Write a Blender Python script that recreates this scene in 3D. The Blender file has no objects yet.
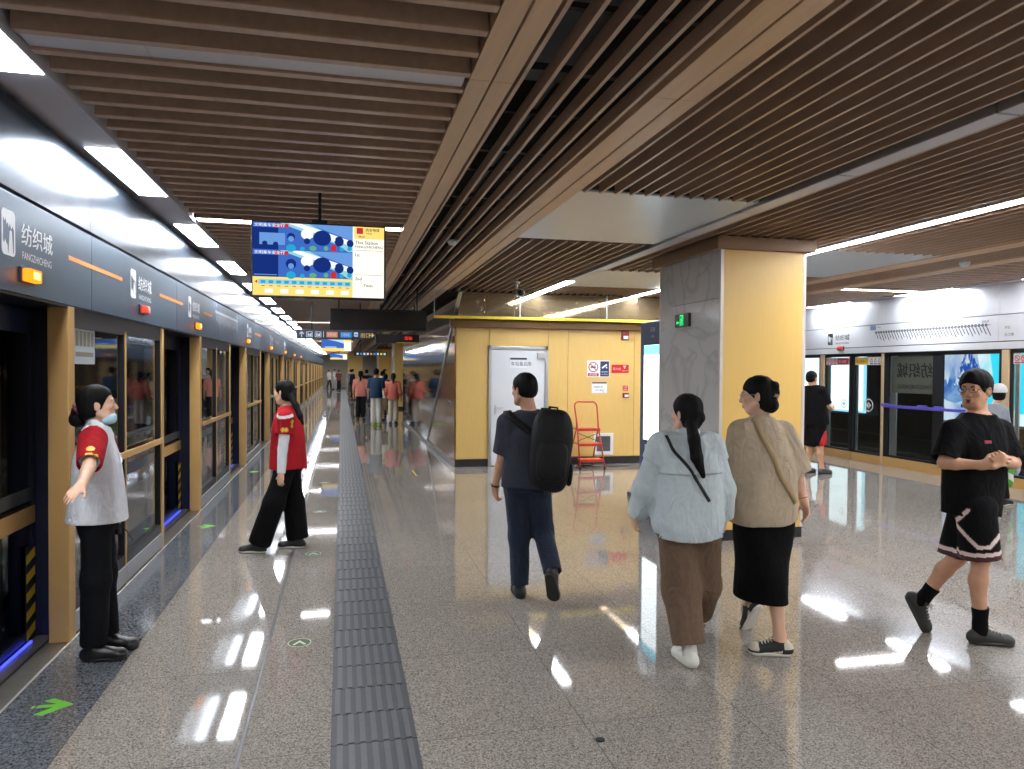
import bpy, bmesh, math, random
import numpy as np
from mathutils import Vector, Matrix

random.seed(7)
scene = bpy.context.scene
COL = scene.collection

# ------------------------------------------------------------------ camera
F_PX, CX, CY = 734.0, 512.0, 384.5
cam_data = bpy.data.cameras.new('camera')
cam_data.sensor_fit = 'HORIZONTAL'
cam_data.sensor_width = 36.0
cam_data.lens = 36.0 * F_PX / 1024.0
cam_data.clip_start = 0.05
cam_data.clip_end = 300
cam = bpy.data.objects.new('camera', cam_data)
COL.objects.link(cam)
# platform runs along +Y; the phone is held at eye height, turned a little to the right of it
_y = Vector((341.5 - CX, 369.0 - CY, F_PX)).normalized()
_x = Vector((3644.0 - CX, 393.0 - CY, F_PX))
_x = (_x - _y * _x.dot(_y)).normalized()
_z = _x.cross(_y)
if _z.y > 0: _z = -_z
right = Vector((_x.x, _y.x, _z.x)); down = Vector((_x.y, _y.y, _z.y)); fwd = Vector((_x.z, _y.z, _z.z))
cam.matrix_world = Matrix(((right.x, -down.x, -fwd.x, 0), (right.y, -down.y, -fwd.y, 0),
                           (right.z, -down.z, -fwd.z, 1.72), (0, 0, 0, 1)))
scene.camera = cam

# ------------------------------------------------------------------ world, exposure
world = bpy.data.worlds.new('world')
scene.world = world
world.use_nodes = True
world.node_tree.nodes['Background'].inputs[0].default_value = (0.75, 0.83, 1.0, 1)
world.node_tree.nodes['Background'].inputs[1].default_value = 0.02
scene.view_settings.view_transform = 'Standard'
scene.view_settings.look = 'None'
scene.view_settings.gamma = 1.0
scene.view_settings.use_curve_mapping = False
scene.view_settings.exposure = 0.0
scene.cycles.use_denoising = True
scene.cycles.max_bounces = 8
scene.cycles.diffuse_bounces = 4
scene.cycles.glossy_bounces = 4
scene.cycles.transmission_bounces = 6
scene.cycles.transparent_max_bounces = 12
scene.cycles.sample_clamp_indirect = 6.0
scene.cycles.caustics_reflective = False
scene.cycles.caustics_refractive = False

LAMP = 58.0          # strength of the tube lamps' diffusers

# ------------------------------------------------------------------ materials
def lin(c):
    out = []
    for v in c[:3]:
        v = v / 255.0
        out.append(v / 12.92 if v <= 0.04045 else ((v + 0.055) / 1.055) ** 2.4)
    return (out[0], out[1], out[2], 1.0)

_mats = {}
def mat(name, rgb, rough=0.5, metal=0.0, vary=0.0, vscale=8.0, bump=0.0, bscale=60.0, stretch=(1, 1, 1), spec=0.5, coat=0.0, sheen=0.0, fold=0.0):
    """A principled material whose colour varies with noise, with an optional bump."""
    if name in _mats: return _mats[name]
    m = bpy.data.materials.new(name); m.use_nodes = True
    nt = m.node_tree; b = nt.nodes['Principled BSDF']
    c = lin(rgb)
    b.inputs['Base Color'].default_value = c
    b.inputs['Roughness'].default_value = rough
    b.inputs['Metallic'].default_value = metal
    b.inputs['Specular IOR Level'].default_value = spec
    b.inputs['Coat Weight'].default_value = coat
    b.inputs['Sheen Weight'].default_value = sheen
    tc = nt.nodes.new('ShaderNodeTexCoord')
    mp = nt.nodes.new('ShaderNodeMapping'); mp.inputs['Scale'].default_value = stretch
    nt.links.new(tc.outputs['Object'], mp.inputs['Vector'])
    if vary > 0:
        n = nt.nodes.new('ShaderNodeTexNoise'); n.inputs['Scale'].default_value = vscale; n.inputs['Detail'].default_value = 4
        nt.links.new(mp.outputs[0], n.inputs['Vector'])
        r = nt.nodes.new('ShaderNodeValToRGB')
        r.color_ramp.elements[0].position = 0.3; r.color_ramp.elements[1].position = 0.7
        r.color_ramp.elements[0].color = tuple(max(0, v * (1 - vary)) for v in c[:3]) + (1,)
        r.color_ramp.elements[1].color = tuple(min(1, v * (1 + vary)) for v in c[:3]) + (1,)
        nt.links.new(n.outputs[0], r.inputs[0]); nt.links.new(r.outputs[0], b.inputs['Base Color'])
    last = None
    if bump > 0:
        n2 = nt.nodes.new('ShaderNodeTexNoise'); n2.inputs['Scale'].default_value = bscale; n2.inputs['Detail'].default_value = 3
        nt.links.new(mp.outputs[0], n2.inputs['Vector'])
        bp = nt.nodes.new('ShaderNodeBump'); bp.inputs['Strength'].default_value = bump; bp.inputs['Distance'].default_value = 0.004
        nt.links.new(n2.outputs[0], bp.inputs['Height']); last = bp
    if fold > 0:
        n3 = nt.nodes.new('ShaderNodeTexNoise'); n3.inputs['Scale'].default_value = 9.0; n3.inputs['Detail'].default_value = 2; n3.inputs['Distortion'].default_value = 1.2
        m3 = nt.nodes.new('ShaderNodeMapping'); m3.inputs['Scale'].default_value = (1.4, 1.4, 0.7)
        nt.links.new(tc.outputs['Object'], m3.inputs['Vector']); nt.links.new(m3.outputs[0], n3.inputs['Vector'])
        b3 = nt.nodes.new('ShaderNodeBump'); b3.inputs['Strength'].default_value = fold; b3.inputs['Distance'].default_value = 0.05
        nt.links.new(n3.outputs[0], b3.inputs['Height'])
        if last: nt.links.new(last.outputs[0], b3.inputs['Normal'])
        last = b3
    if last: nt.links.new(last.outputs[0], b.inputs['Normal'])
    _mats[name] = m
    return m

def emit(name, rgb, strength):
    if name in _mats: return _mats[name]
    m = bpy.data.materials.new(name); m.use_nodes = True
    nt = m.node_tree; nt.nodes.clear()
    e = nt.nodes.new('ShaderNodeEmission'); e.inputs[0].default_value = lin(rgb); e.inputs[1].default_value = strength
    o = nt.nodes.new('ShaderNodeOutputMaterial'); nt.links.new(e.outputs[0], o.inputs[0])
    _mats[name] = m
    return m

def emit_mix(name, rgb1, rgb2, strength, scale, lo=.4, hi=.6, stretch=(1, 1, 1)):
    if name in _mats: return _mats[name]
    m = emit(name, rgb1, strength); nt = m.node_tree; e = [n for n in nt.nodes if n.type == 'EMISSION'][0]
    tc = nt.nodes.new('ShaderNodeTexCoord'); mp = nt.nodes.new('ShaderNodeMapping'); mp.inputs['Scale'].default_value = stretch; mp.inputs['Rotation'].default_value = (.5, 0, 0)
    n = nt.nodes.new('ShaderNodeTexNoise'); n.inputs['Scale'].default_value = scale; n.inputs['Detail'].default_value = 5; n.inputs['Distortion'].default_value = .6
    r = nt.nodes.new('ShaderNodeValToRGB'); r.color_ramp.elements[0].position = lo; r.color_ramp.elements[1].position = hi
    r.color_ramp.elements[0].color = lin(rgb1); r.color_ramp.elements[1].color = lin(rgb2)
    nt.links.new(tc.outputs['Object'], mp.inputs[0]); nt.links.new(mp.outputs[0], n.inputs['Vector']); nt.links.new(n.outputs[0], r.inputs[0]); nt.links.new(r.outputs[0], e.inputs[0])
    return m

def glass(name, tint, gloss=0.05, rough=0.01, ior=1.6):
    """A thin pane: tinted see-through with a Fresnel mirror reflection."""
    if name in _mats: return _mats[name]
    m = bpy.data.materials.new(name); m.use_nodes = True
    nt = m.node_tree; nt.nodes.clear()
    t = nt.nodes.new('ShaderNodeBsdfTransparent'); t.inputs[0].default_value = tint
    g = nt.nodes.new('ShaderNodeBsdfGlossy'); g.inputs['Roughness'].default_value = rough; g.inputs[0].default_value = (0.95, 0.97, 1, 1)
    f = nt.nodes.new('ShaderNodeLayerWeight'); f.inputs['Blend'].default_value = 0.5
    pw = nt.nodes.new('ShaderNodeMath'); pw.operation = 'POWER'; pw.inputs[1].default_value = 4.0
    nt.links.new(f.outputs['Facing'], pw.inputs[0])
    f0 = ((ior - 1) / (ior + 1)) ** 2 + gloss
    a = nt.nodes.new('ShaderNodeMath'); a.operation = 'MULTIPLY_ADD'; a.inputs[1].default_value = 0.9 - f0; a.inputs[2].default_value = f0; a.use_clamp = True
    nt.links.new(pw.outputs[0], a.inputs[0])
    x = nt.nodes.new('ShaderNodeMixShader'); nt.links.new(a.outputs[0], x.inputs[0]); nt.links.new(t.outputs[0], x.inputs[1]); nt.links.new(g.outputs[0], x.inputs[2])
    o = nt.nodes.new('ShaderNodeOutputMaterial'); nt.links.new(x.outputs[0], o.inputs[0])
    _mats[name] = m
    return m

def terrazzo(name, dark, mid, light, scale, rough, tile_vary=0.04, joint=None):
    m = bpy.data.materials.new(name); m.use_nodes = True
    nt = m.node_tree; b = nt.nodes['Principled BSDF']
    tc = nt.nodes.new('ShaderNodeTexCoord')
    v = nt.nodes.new('ShaderNodeTexVoronoi'); v.inputs['Scale'].default_value = scale; v.inputs['Randomness'].default_value = 1
    nt.links.new(tc.outputs['Object'], v.inputs['Vector'])
    sx = nt.nodes.new('ShaderNodeSeparateColor'); nt.links.new(v.outputs['Color'], sx.inputs[0])
    n = nt.nodes.new('ShaderNodeTexNoise'); n.inputs['Scale'].default_value = scale * 0.45; n.inputs['Detail'].default_value = 3
    nt.links.new(tc.outputs['Object'], n.inputs['Vector'])
    mx = nt.nodes.new('ShaderNodeMix'); mx.data_type = 'FLOAT'; mx.inputs[0].default_value = 0.5
    nt.links.new(sx.outputs[0], mx.inputs[2]); nt.links.new(n.outputs[0], mx.inputs[3])
    r = nt.nodes.new('ShaderNodeValToRGB'); el = r.color_ramp.elements
    el[0].position = 0.22; el[0].color = lin(dark); el[1].position = 0.75; el[1].color = lin(light)
    k = el.new(0.42); k.color = lin(mid)
    nt.links.new(mx.outputs[0], r.inputs[0])
    # each tile is a slightly different slab
    at = nt.nodes.new('ShaderNodeAttribute'); at.attribute_name = 'tile'
    ml = nt.nodes.new('ShaderNodeMath'); ml.operation = 'MULTIPLY_ADD'; ml.inputs[1].default_value = tile_vary * 2; ml.inputs[2].default_value = 1 - tile_vary
    nt.links.new(at.outputs['Fac'], ml.inputs[0])
    vm = nt.nodes.new('ShaderNodeVectorMath'); vm.operation = 'SCALE'
    nt.links.new(r.outputs[0], vm.inputs[0]); nt.links.new(ml.outputs[0], vm.inputs['Scale'])
    nt.links.new(vm.outputs[0], b.inputs['Base Color'])
    b.inputs['Roughness'].default_value = rough
    b.inputs['Specular IOR Level'].default_value = 0.6
    _mats[name] = m
    return m

def marble(name):
    m = bpy.data.materials.new(name); m.use_nodes = True
    nt = m.node_tree; b = nt.nodes['Principled BSDF']
    tc = nt.nodes.new('ShaderNodeTexCoord')
    n = nt.nodes.new('ShaderNodeTexNoise'); n.inputs['Scale'].default_value = 0.9; n.inputs['Detail'].default_value = 6; n.inputs['Distortion'].default_value = 1.8
    nt.links.new(tc.outputs['Object'], n.inputs['Vector'])
    r = nt.nodes.new('ShaderNodeValToRGB'); el = r.color_ramp.elements
    el[0].position = 0.462; el[0].color = lin((216, 216, 214)); el[1].position = 0.538; el[1].color = lin((216, 216, 214))
    k = el.new(0.500); k.color = lin((198, 198, 198))
    nt.links.new(n.outputs[0], r.inputs[0]); nt.links.new(r.outputs[0], b.inputs['Base Color'])
    b.inputs['Roughness'].default_value = 0.12
    return m

GOLD = mat('gold_panel', (218, 182, 108), 0.42, 0.0, 0.05, 3, 0.12, 40, (40, 40, 1))
GOLDM = mat('gold_anodised', (204, 164, 104), 0.36, 0.35, 0.03, 4)
BULK = mat('bulkhead_steel', (206, 182, 150), 0.06, 0.75, 0.04, 2)
BRONZE = mat('bronze_steel', (168, 132, 92), 0.12, 0.95, 0.06, 2)
CORN = mat('brown_cornice', (120, 88, 48), 0.4)
STEEL = mat('fascia_steel', (84, 104, 124), 0.34, 0.6, 0.02, 2)
STEELUP = mat('fascia_upper_steel', (98, 111, 126), 0.25, 0.85, 0.02, 2)
WHITEP = mat('fascia_white', (214, 218, 226), 0.35, 0.25, 0.02, 2)
SOFFIT = mat('soffit_white', (190, 186, 192), 0.5)
PANELW = mat('ceiling_panel_white', (208, 216, 222), 0.32, 0.15, 0.02, 2)
WOOD = mat('slat_wood', (184, 155, 132), 0.38, 0.0, 0.08, 3, 0.0, 40, (8, 1, 8))
WOODB = mat('beam_wood', (212, 178, 142), 0.42, 0.0, 0.06, 3, 0.0, 40, (8, 0.6, 8))
BLACK = mat('void_black', (7, 7, 8), 0.95)
DUCT = mat('duct_grey', (70, 74, 76), 0.5, 0.4)
DARKM = mat('dark_frame', (30, 33, 38), 0.35, 0.3)
NAVY = mat('navy_frame', (30, 36, 58), 0.35, 0.2)
RUBBER = mat('black_rubber', (18, 18, 19), 0.6)
SILVER = mat('silver_metal', (196, 198, 202), 0.3, 0.85, 0.02, 6)
KICK = mat('kick_plate', (176, 178, 182), 0.4, 0.6, 0.1, 90)
CHROME = mat('chrome_mirror', (176, 180, 190), 0.07, 1.0, 0.04, 1.5)
WHITEB = mat('white_paint', (216, 219, 224), 0.35)
PAPER = mat('white_paper', (226, 230, 236), 0.6)
INKW = mat('print_white', (236, 240, 246), 0.5)
INKK = mat('print_black', (22, 22, 24), 0.5)
INKB = mat('print_navy', (34, 48, 96), 0.5)
INKR = mat('print_red', (176, 28, 36), 0.5)
INKO = mat('print_orange', (226, 138, 70), 0.5)
INKY = mat('print_yellow', (232, 196, 44), 0.5)
INKG = mat('print_green', (110, 190, 60), 0.6)
REDP = mat('red_enamel', (184, 48, 36), 0.3, 0, 0.04, 10)
BLUEP = mat('kiosk_blue', (30, 76, 126), 0.3, 0.1)
BASEB = mat('skirting_black', (34, 34, 38), 0.3)
TACT = mat('tactile_grey', (66, 69, 75), 0.45, 0.1, 0.06, 30)
TACT2 = mat('tactile_bar', (88, 91, 96), 0.4, 0.1, 0.06, 30)
PLASTW = mat('white_plastic', (224, 226, 226), 0.35)
GOLDC = mat('gold_column_panel', (228, 188, 106), 0.38, 0.0, 0.03, 3, 0.1, 40, (40, 40, 1))
MARBLE = marble('grey_marble')
TERR = terrazzo('floor_terrazzo', (82, 76, 71), (136, 129, 122), (172, 166, 158), 185, 0.042)
GRAN = terrazzo('floor_granite', (52, 55, 60), (84, 88, 94), (122, 126, 132), 120, 0.10)
PANE = glass('screen_glass', (0.80, 0.84, 0.84, 1), 0.16, ior=1.75)
PANER = glass('screen_glass_clear', (0.86, 0.9, 0.9, 1), 0.0, ior=1.45)
PANED = glass('door_glass', (0.5, 0.54, 0.58, 1), 0.02, ior=1.5)
CURT = glass('curtain_glass', (0.93, 0.94, 0.93, 1), 0.0, ior=1.3)
LAMPM = emit('lamp_diffuser', (246, 250, 255), LAMP)
LAMPB = emit('lamp_strip_bright', (250, 251, 255), LAMP * 1.45)
LAMPL = emit('lamp_strip', (250, 251, 255), LAMP * 1.0)

# ------------------------------------------------------------------ mesh helpers
class MB:
    """Collects shapes and links them as ONE mesh object."""
    def __init__(s): s.v = []; s.f = []; s.m = []; s.cur = 0
    def add(s, vs, fs):
        o = len(s.v); s.v += [tuple(p) for p in vs]
        for f in fs: s.f.append(tuple(i + o for i in f)); s.m.append(s.cur)
        return s
    def box(s, x0, x1, y0, y1, z0, z1, bev=0.0):
        if x0 > x1: x0, x1 = x1, x0
        if y0 > y1: y0, y1 = y1, y0
        if z0 > z1: z0, z1 = z1, z0
        if bev > 0:
            bm = bmesh.new(); bmesh.ops.create_cube(bm, size=1)
            for v in bm.verts:
                v.co = Vector(((x0 + x1) / 2 + v.co.x * (x1 - x0), (y0 + y1) / 2 + v.co.y * (y1 - y0), (z0 + z1) / 2 + v.co.z * (z1 - z0)))
            bmesh.ops.bevel(bm, geom=list(bm.edges), offset=min(bev, 0.45 * min(x1 - x0, y1 - y0, z1 - z0)), segments=2, affect='EDGES', profile=0.6)
            bm.verts.index_update()
            s.add([v.co for v in bm.verts], [[v.index for v in f.verts] for f in bm.faces]); bm.free()
            return s
        return s.add([(x0, y0, z0), (x1, y0, z0), (x1, y1, z0), (x0, y1, z0), (x0, y0, z1), (x1, y0, z1), (x1, y1, z1), (x0, y1, z1)],
                     [(0, 3, 2, 1), (4, 5, 6, 7), (0, 1, 5, 4), (1, 2, 6, 5), (2, 3, 7, 6), (3, 0, 4, 7)])
    def quad(s, a, b, c, d): return s.add([a, b, c, d], [(0, 1, 2, 3)])
    def prism(s, poly, off):
        """poly: list of 3-D points, pushed along off."""
        n = len(poly); off = Vector(off); P = [Vector(p) for p in poly]
        return s.add(P + [p + off for p in P], [tuple(range(n))[::-1], tuple(range(n, 2 * n))] + [(i, (i + 1) % n, (i + 1) % n + n, i + n) for i in range(n)])
    def tube(s, pts, r, n=10, cap=True, closed=False):
        pts = [Vector(p) for p in pts]; N = len(pts); rs = r if isinstance(r, (list, tuple)) else [r] * N
        ring = []; vs = []; up = Vector((0, 0, 1))
        prev = None
        for i, p in enumerate(pts):
            if closed: t = (pts[(i + 1) % N] - pts[i - 1])
            else: t = pts[min(i + 1, N - 1)] - pts[max(i - 1, 0)]
            t.normalize()
            if prev is None: a = t.orthogonal().normalized()
            else: a = (prev - t * prev.dot(t)).normalized()
            prev = a; b = t.cross(a)
            for k in range(n):
                th = 2 * math.pi * k / n
                vs.append(p + (a * math.cos(th) + b * math.sin(th)) * rs[i])
        fs = []
        for i in range(N if closed else N - 1):
            j = (i + 1) % N
            for k in range(n): fs.append((i * n + k, i * n + (k + 1) % n, j * n + (k + 1) % n, j * n + k))
        if cap and not closed:
            fs.append(tuple(range(n))[::-1]); fs.append(tuple((N - 1) * n + k for k in range(n)))
        return s.add(vs, fs)
    def lathe(s, c, axis, prof, n=24):
        """prof: (distance along axis, radius)."""
        c = Vector(c); ax = Vector(axis).normalized(); a = ax.orthogonal().normalized(); b = ax.cross(a); vs = []; fs = []
        for (h, r) in prof:
            for k in range(n):
                th = 2 * math.pi * k / n
                vs.append(c + ax * h + (a * math.cos(th) + b * math.sin(th)) * r)
        for i in range(len(prof) - 1):
            for k in range(n): fs.append((i * n + k, i * n + (k + 1) % n, (i + 1) * n + (k + 1) % n, (i + 1) * n + k))
        fs.append(tuple(range(n))[::-1]); fs.append(tuple((len(prof) - 1) * n + k for k in range(n)))
        return s.add(vs, fs)
    def text(s, string, org, right, up, height, spacing=1.0, depth=0.0015, bold=0.0):
        """Lettering laid on a surface: org = lower left corner, right / up = reading axes."""
        vs, fs, w, h, x0, y0 = _text(string)
        k = height / h; org = Vector(org); right = Vector(right).normalized(); up = Vector(up).normalized(); nrm = right.cross(up)
        if bold > 0:
            for q in (-1, 1): s.add([org + right * ((x - x0) * k * spacing + q * bold * height) + up * ((y - y0) * k) + nrm * (depth + .0002 * q) for x, y in vs], fs)
        return s.add([org + right * ((x - x0) * k * spacing) + up * ((y - y0) * k) + nrm * depth for x, y in vs], fs)
    def shape2d(s, poly, org, right, up, depth=0.0015, thick=0.0):
        org = Vector(org); right = Vector(right).normalized(); up = Vector(up).normalized(); nrm = right.cross(up)
        P = [org + right * x + up * y + nrm * depth for x, y in poly]
        if thick > 0: return s.prism(P, nrm * thick)
        return s.add(P, [tuple(range(len(P)))])
    def ring2d(s, outer, inner, org, right, up, depth=0.0015):
        org = Vector(org); right = Vector(right).normalized(); up = Vector(up).normalized(); nrm = right.cross(up); n = len(outer)
        vs = [org + right * x + up * y + nrm * depth for x, y in outer + inner]
        return s.add(vs, [(i, (i + 1) % n, (i + 1) % n + n, i + n) for i in range(n)])
    def build(s, name, material, parent=None, smooth=False, origin=None):
        me = bpy.data.meshes.new(name)
        me.from_pydata(s.v, [], s.f)
        mm = material if isinstance(material, (list, tuple)) else [material]
        for m in mm: me.materials.append(m)
        if len(mm) > 1: me.polygons.foreach_set('material_index', s.m)
        if smooth: me.polygons.foreach_set('use_smooth', [True] * len(me.polygons))
        me.update()
        o = bpy.data.objects.new(name, me); COL.objects.link(o)
        if parent is not None:
            # geometry is written in world coordinates; the parent only carries it
            o.parent = parent; o.matrix_parent_inverse = Matrix.Translation(-parent.location) if parent.type == 'EMPTY' else Matrix()
        elif origin is not None:
            me.transform(Matrix.Translation(-Vector(origin))); o.location = origin
        return o

_tc = {}
def _text(string):
    if string in _tc: return _tc[string]
    cu = bpy.data.curves.new('lettering', 'FONT'); cu.body = string; cu.size = 1.0; cu.resolution_u = 3
    o = bpy.data.objects.new('lettering', cu); COL.objects.link(o)
    dg = bpy.context.evaluated_depsgraph_get()
    me = bpy.data.meshes.new_from_object(o.evaluated_get(dg))
    vs = [(v.co.x, v.co.y) for v in me.vertices]; fs = [tuple(p.vertices) for p in me.polygons]
    bpy.data.objects.remove(o); bpy.data.curves.remove(cu); bpy.data.meshes.remove(me)
    xs = [v[0] for v in vs]; ys = [v[1] for v in vs]
    _tc[string] = (vs, fs, max(xs) - min(xs), max(ys) - min(ys), min(xs), min(ys))
    return _tc[string]

def text_w(string, height):
    t = _text(string); return t[2] / t[3] * height

def rrect(x0, y0, x1, y1, r, n=5):
    out = []
    for cx, cy, a in ((x1 - r, y1 - r, 0), (x0 + r, y1 - r, 90), (x0 + r, y0 + r, 180), (x1 - r, y0 + r, 270)):
        for k in range(n + 1):
            t = math.radians(a + 90 * k / n); out.append((cx + r * math.cos(t), cy + r * math.sin(t)))
    return out
def circ(cx, cy, r, n=20): return [(cx + r * math.cos(2 * math.pi * k / n), cy + r * math.sin(2 * math.pi * k / n)) for k in range(n)]

def thing(name, label, cat, loc=(0, 0, 0), group=None):
    o = bpy.data.objects.new(name, None); COL.objects.link(o)
    o.location = loc; o.empty_display_size = 0.1
    o['label'] = label; o['category'] = cat
    if group: o['group'] = group
    return o
def tag(o, label, cat, group=None):
    o['label'] = label; o['category'] = cat
    if group: o['group'] = group
    return o
def struct(o):
    o['kind'] = 'structure'; return o
ORD = ['first', 'second', 'third', 'fourth', 'fifth', 'sixth', 'seventh', 'eighth', 'ninth', 'tenth', 'eleventh', 'twelfth',
       'thirteenth', 'fourteenth', 'fifteenth', 'sixteenth', 'seventeenth', 'eighteenth', 'nineteenth', 'twentieth',
       'twenty-first', 'twenty-second', 'twenty-third', 'twenty-fourth', 'twenty-fifth', 'twenty-sixth', 'twenty-seventh', 'twenty-eighth']
# ================================================================== THE SETTING
Y0, Y1 = -8.0, 72.0            # extent of the hall along the platform
ZC = 3.08                      # underside of the ceiling slats
XL, XR = -1.65, 9.80           # faces of the two screen-door walls
LBAY = [5.06 + 4.35 * i for i in range(-3, 15)]      # near edge of each gold post, left screen
RBAY = [9.09 + 4.35 * i for i in range(-4, 14)]      # near edge of each gold post, right screen

# ---- floor: polished slabs with fine joints
def tiled(name, xs, ya, yb, y_off, step, material, z=0.0, gap=0.0035):
    vs = []; fs = []; val = []
    y = y_off - step * math.ceil((y_off - ya) / step)
    while y < yb:
        for a, b in zip(xs[:-1], xs[1:]):
            n = len(vs); y2 = min(y + step, yb)
            vs += [(a + gap / 2, y + gap / 2, z), (b - gap / 2, y + gap / 2, z), (b - gap / 2, y2 - gap / 2, z), (a + gap / 2, y2 - gap / 2, z)]
            fs.append((n, n + 1, n + 2, n + 3)); val.append(random.random())
        y += step
    me = bpy.data.meshes.new(name); me.from_pydata(vs, [], fs); me.materials.append(material)
    at = me.attributes.new('tile', 'FLOAT', 'FACE'); at.data.foreach_set('value', val)
    o = bpy.data.objects.new(name, me); COL.objects.link(o)
    return struct(o)
tiled('floor', [0.347, 1.157, 1.967, 2.67, 3.37, 4.07, 4.88, 5.69, 6.50, 7.31, 8.12, 8.93, 9.35, 9.80], Y0, Y1, 4.37, 1.0, TERR)
tiled('floor_strip', [-1.225, -0.448], Y0, Y1, 4.37, 1.0, TERR)
tiled('floor_strip', [-0.432, -0.041], Y0, Y1, 4.37, 1.0, TERR)
tiled('floor_edge', [-1.645, -1.227], Y0, Y1, 4.07, 1.0, GRAN)
m = MB(); m.box(-1.66, 9.84, Y0, Y1, -0.30, -0.002)
struct(m.build('floor_base', mat('joint_grout', (58, 55, 52), 0.8)))
m = MB(); m.box(-0.4485, -0.4315, Y0, Y1, -0.002, -0.0005)
struct(m.build('trim_1', mat('slot_black', (20, 20, 22), 0.4)))
# door sill: grey plates, a dark slot and the pale edge line
m = MB(); m.box(-1.785, -1.655, Y0, Y1, -0.3, 0.0); m.box(-1.95, -1.805, Y0, Y1, -0.3, -0.004)
struct(m.build('trim_2', mat('sill_plate', (112, 108, 102), 0.3, 0.4, 0.1, 12)))
m = MB(); m.box(-1.655, -1.645, Y0, Y1, -0.02, 0.002)
struct(m.build('trim_3', mat('sill_line', (212, 208, 196), 0.35, 0.3)))
m = MB(); m.box(-1.805, -1.785, Y0, Y1, -0.3, -0.02)
struct(m.build('trim_4', BLACK))
m = MB(); m.box(9.80, 10.1, Y0, Y1, -0.3, -0.001)
struct(m.build('trim_5', mat('sill_plate_pale', (176, 160, 130), 0.3, 0.4, 0.1, 12)))

# ---- the tunnels behind both screens
m = MB(); m.box(-6.0, -5.8, Y0, Y1, -1.4, 3.6); m.box(-6, -1.95, Y0, Y1, -1.5, -1.4); m.box(-6, -1.7, Y0, Y1, 3.45, 3.6)
m.box(-1.95, -1.90, Y0, Y1, -1.4, -0.3)
struct(m.build('wall_tunnel_left', mat('tunnel_dark', (34, 36, 40), 0.8, 0, 0.15, 2)))
TUNR = mat('tunnel_grey', (58, 56, 54), 0.8, 0, 0.15, 2)
m = MB(); m.box(14.0, 14.2, Y0, Y1, -1.4, 3.45); struct(m.build('wall_tunnel_right', TUNR))
m = MB(); m.box(10.05, 14.2, Y0, Y1, -1.5, -1.4); m.box(10.05, 10.1, Y0, Y1, -1.4, -0.3); struct(m.build('floor_track_right', TUNR))
m = MB(); m.box(9.86, 14.2, Y0, Y1, 3.45, 3.6); struct(m.build('ceiling_tunnel_right', TUNR))
m = MB(); m.box(13.93, 14.0, Y0, Y1, 0.05, 0.10); m.box(13.93, 14.0, Y0, Y1, -0.35, -0.30)
struct(m.build('trim_6', DUCT))

# ---- left fascia above the doors
J = [5.50 + 2.64 * k for k in range(-6, 27)]
J = [j for j in J if Y0 < j < Y1]
def panels(name, x0, x1, z0, z1, joints, material, gap=0.006):
    m = MB(); e = [Y0] + joints + [Y1]
    for a, b in zip(e[:-1], e[1:]): m.box(x0, x1, a + gap / 2, b - gap / 2, z0, z1, 0.002)
    return struct(m.build(name, material))
panels('wall_left', -1.75, XL, 2.105, 2.608, J, STEEL)
panels('wall_left_upper', -1.75, -1.655, 2.632, 3.10, J, STEELUP)
m = MB(); m.box(-1.95, -1.66, Y0, Y1, 2.09, 2.104); m.box(-1.80, -1.756, Y0, Y1, 2.104, 3.45); m.box(-1.75, -1.70, Y0, Y1, 2.609, 2.631)
struct(m.build('trim_7', DARKM))
m = MB(); m.box(-1.575, -1.335, Y0, Y1, 3.088, 3.10); m.box(-1.335, -1.325, Y0, Y1, 3.07, 3.20); m.box(-1.70, -1.575, Y0, Y1, 3.135, 3.145)
struct(m.build('ceiling_soffit_left', SOFFIT))

# ---- right fascia
JR = [9.28 + 2.60 * k for k in range(-6, 25)]
JR = [j for j in JR if Y0 < j < Y1]
panels('wall_right', XR, 9.90, 2.222, 2.618, JR, WHITEP)
panels('wall_right_upper', XR + 0.005, 9.90, 2.632, 3.10, JR, WHITEP)
panels('wall_right_lower', XR, 9.90, 2.10, 2.208, [], WHITEP)
m = MB(); m.box(9.88, 9.93, Y0, Y1, 2.095, 3.45); m.box(9.80, 10.05, Y0, Y1, 2.085, 2.099)
struct(m.build('trim_8', DARKM))
m = MB(); m.box(9.47, 9.72, Y0, Y1, 3.088, 3.10); m.box(9.46, 9.47, Y0, Y1, 3.07, 3.20); m.box(9.72, 9.86, Y0, Y1, 3.135, 3.145)
struct(m.build('ceiling_soffit_right', SOFFIT))

# ---- ceiling void with its dark ducts
m = MB(); m.box(-1.8, 9.95, Y0, Y1, 3.9, 4.0); m.box(-1.8, -1.34, Y0, Y1, 3.36, 3.42); m.box(9.46, 9.9, Y0, Y1, 3.36, 3.42)
struct(m.build('ceiling', BLACK))
m = MB()
for x, r in ((1.02, .035), (1.30, .02), (0.9, .05)): m.tube([(x, Y0, 3.55), (x, Y1, 3.55)], r, 8)
for k in range(14):
    y = 2.4 + k * 1.5; m.box(0.9, 1.55, y, y + 0.05, 3.36, 3.40)
m.box(1.05, 1.42, 1.5, 4.4, 3.5, 3.7)
struct(m.build('ceiling_ducts', DUCT))

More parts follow.
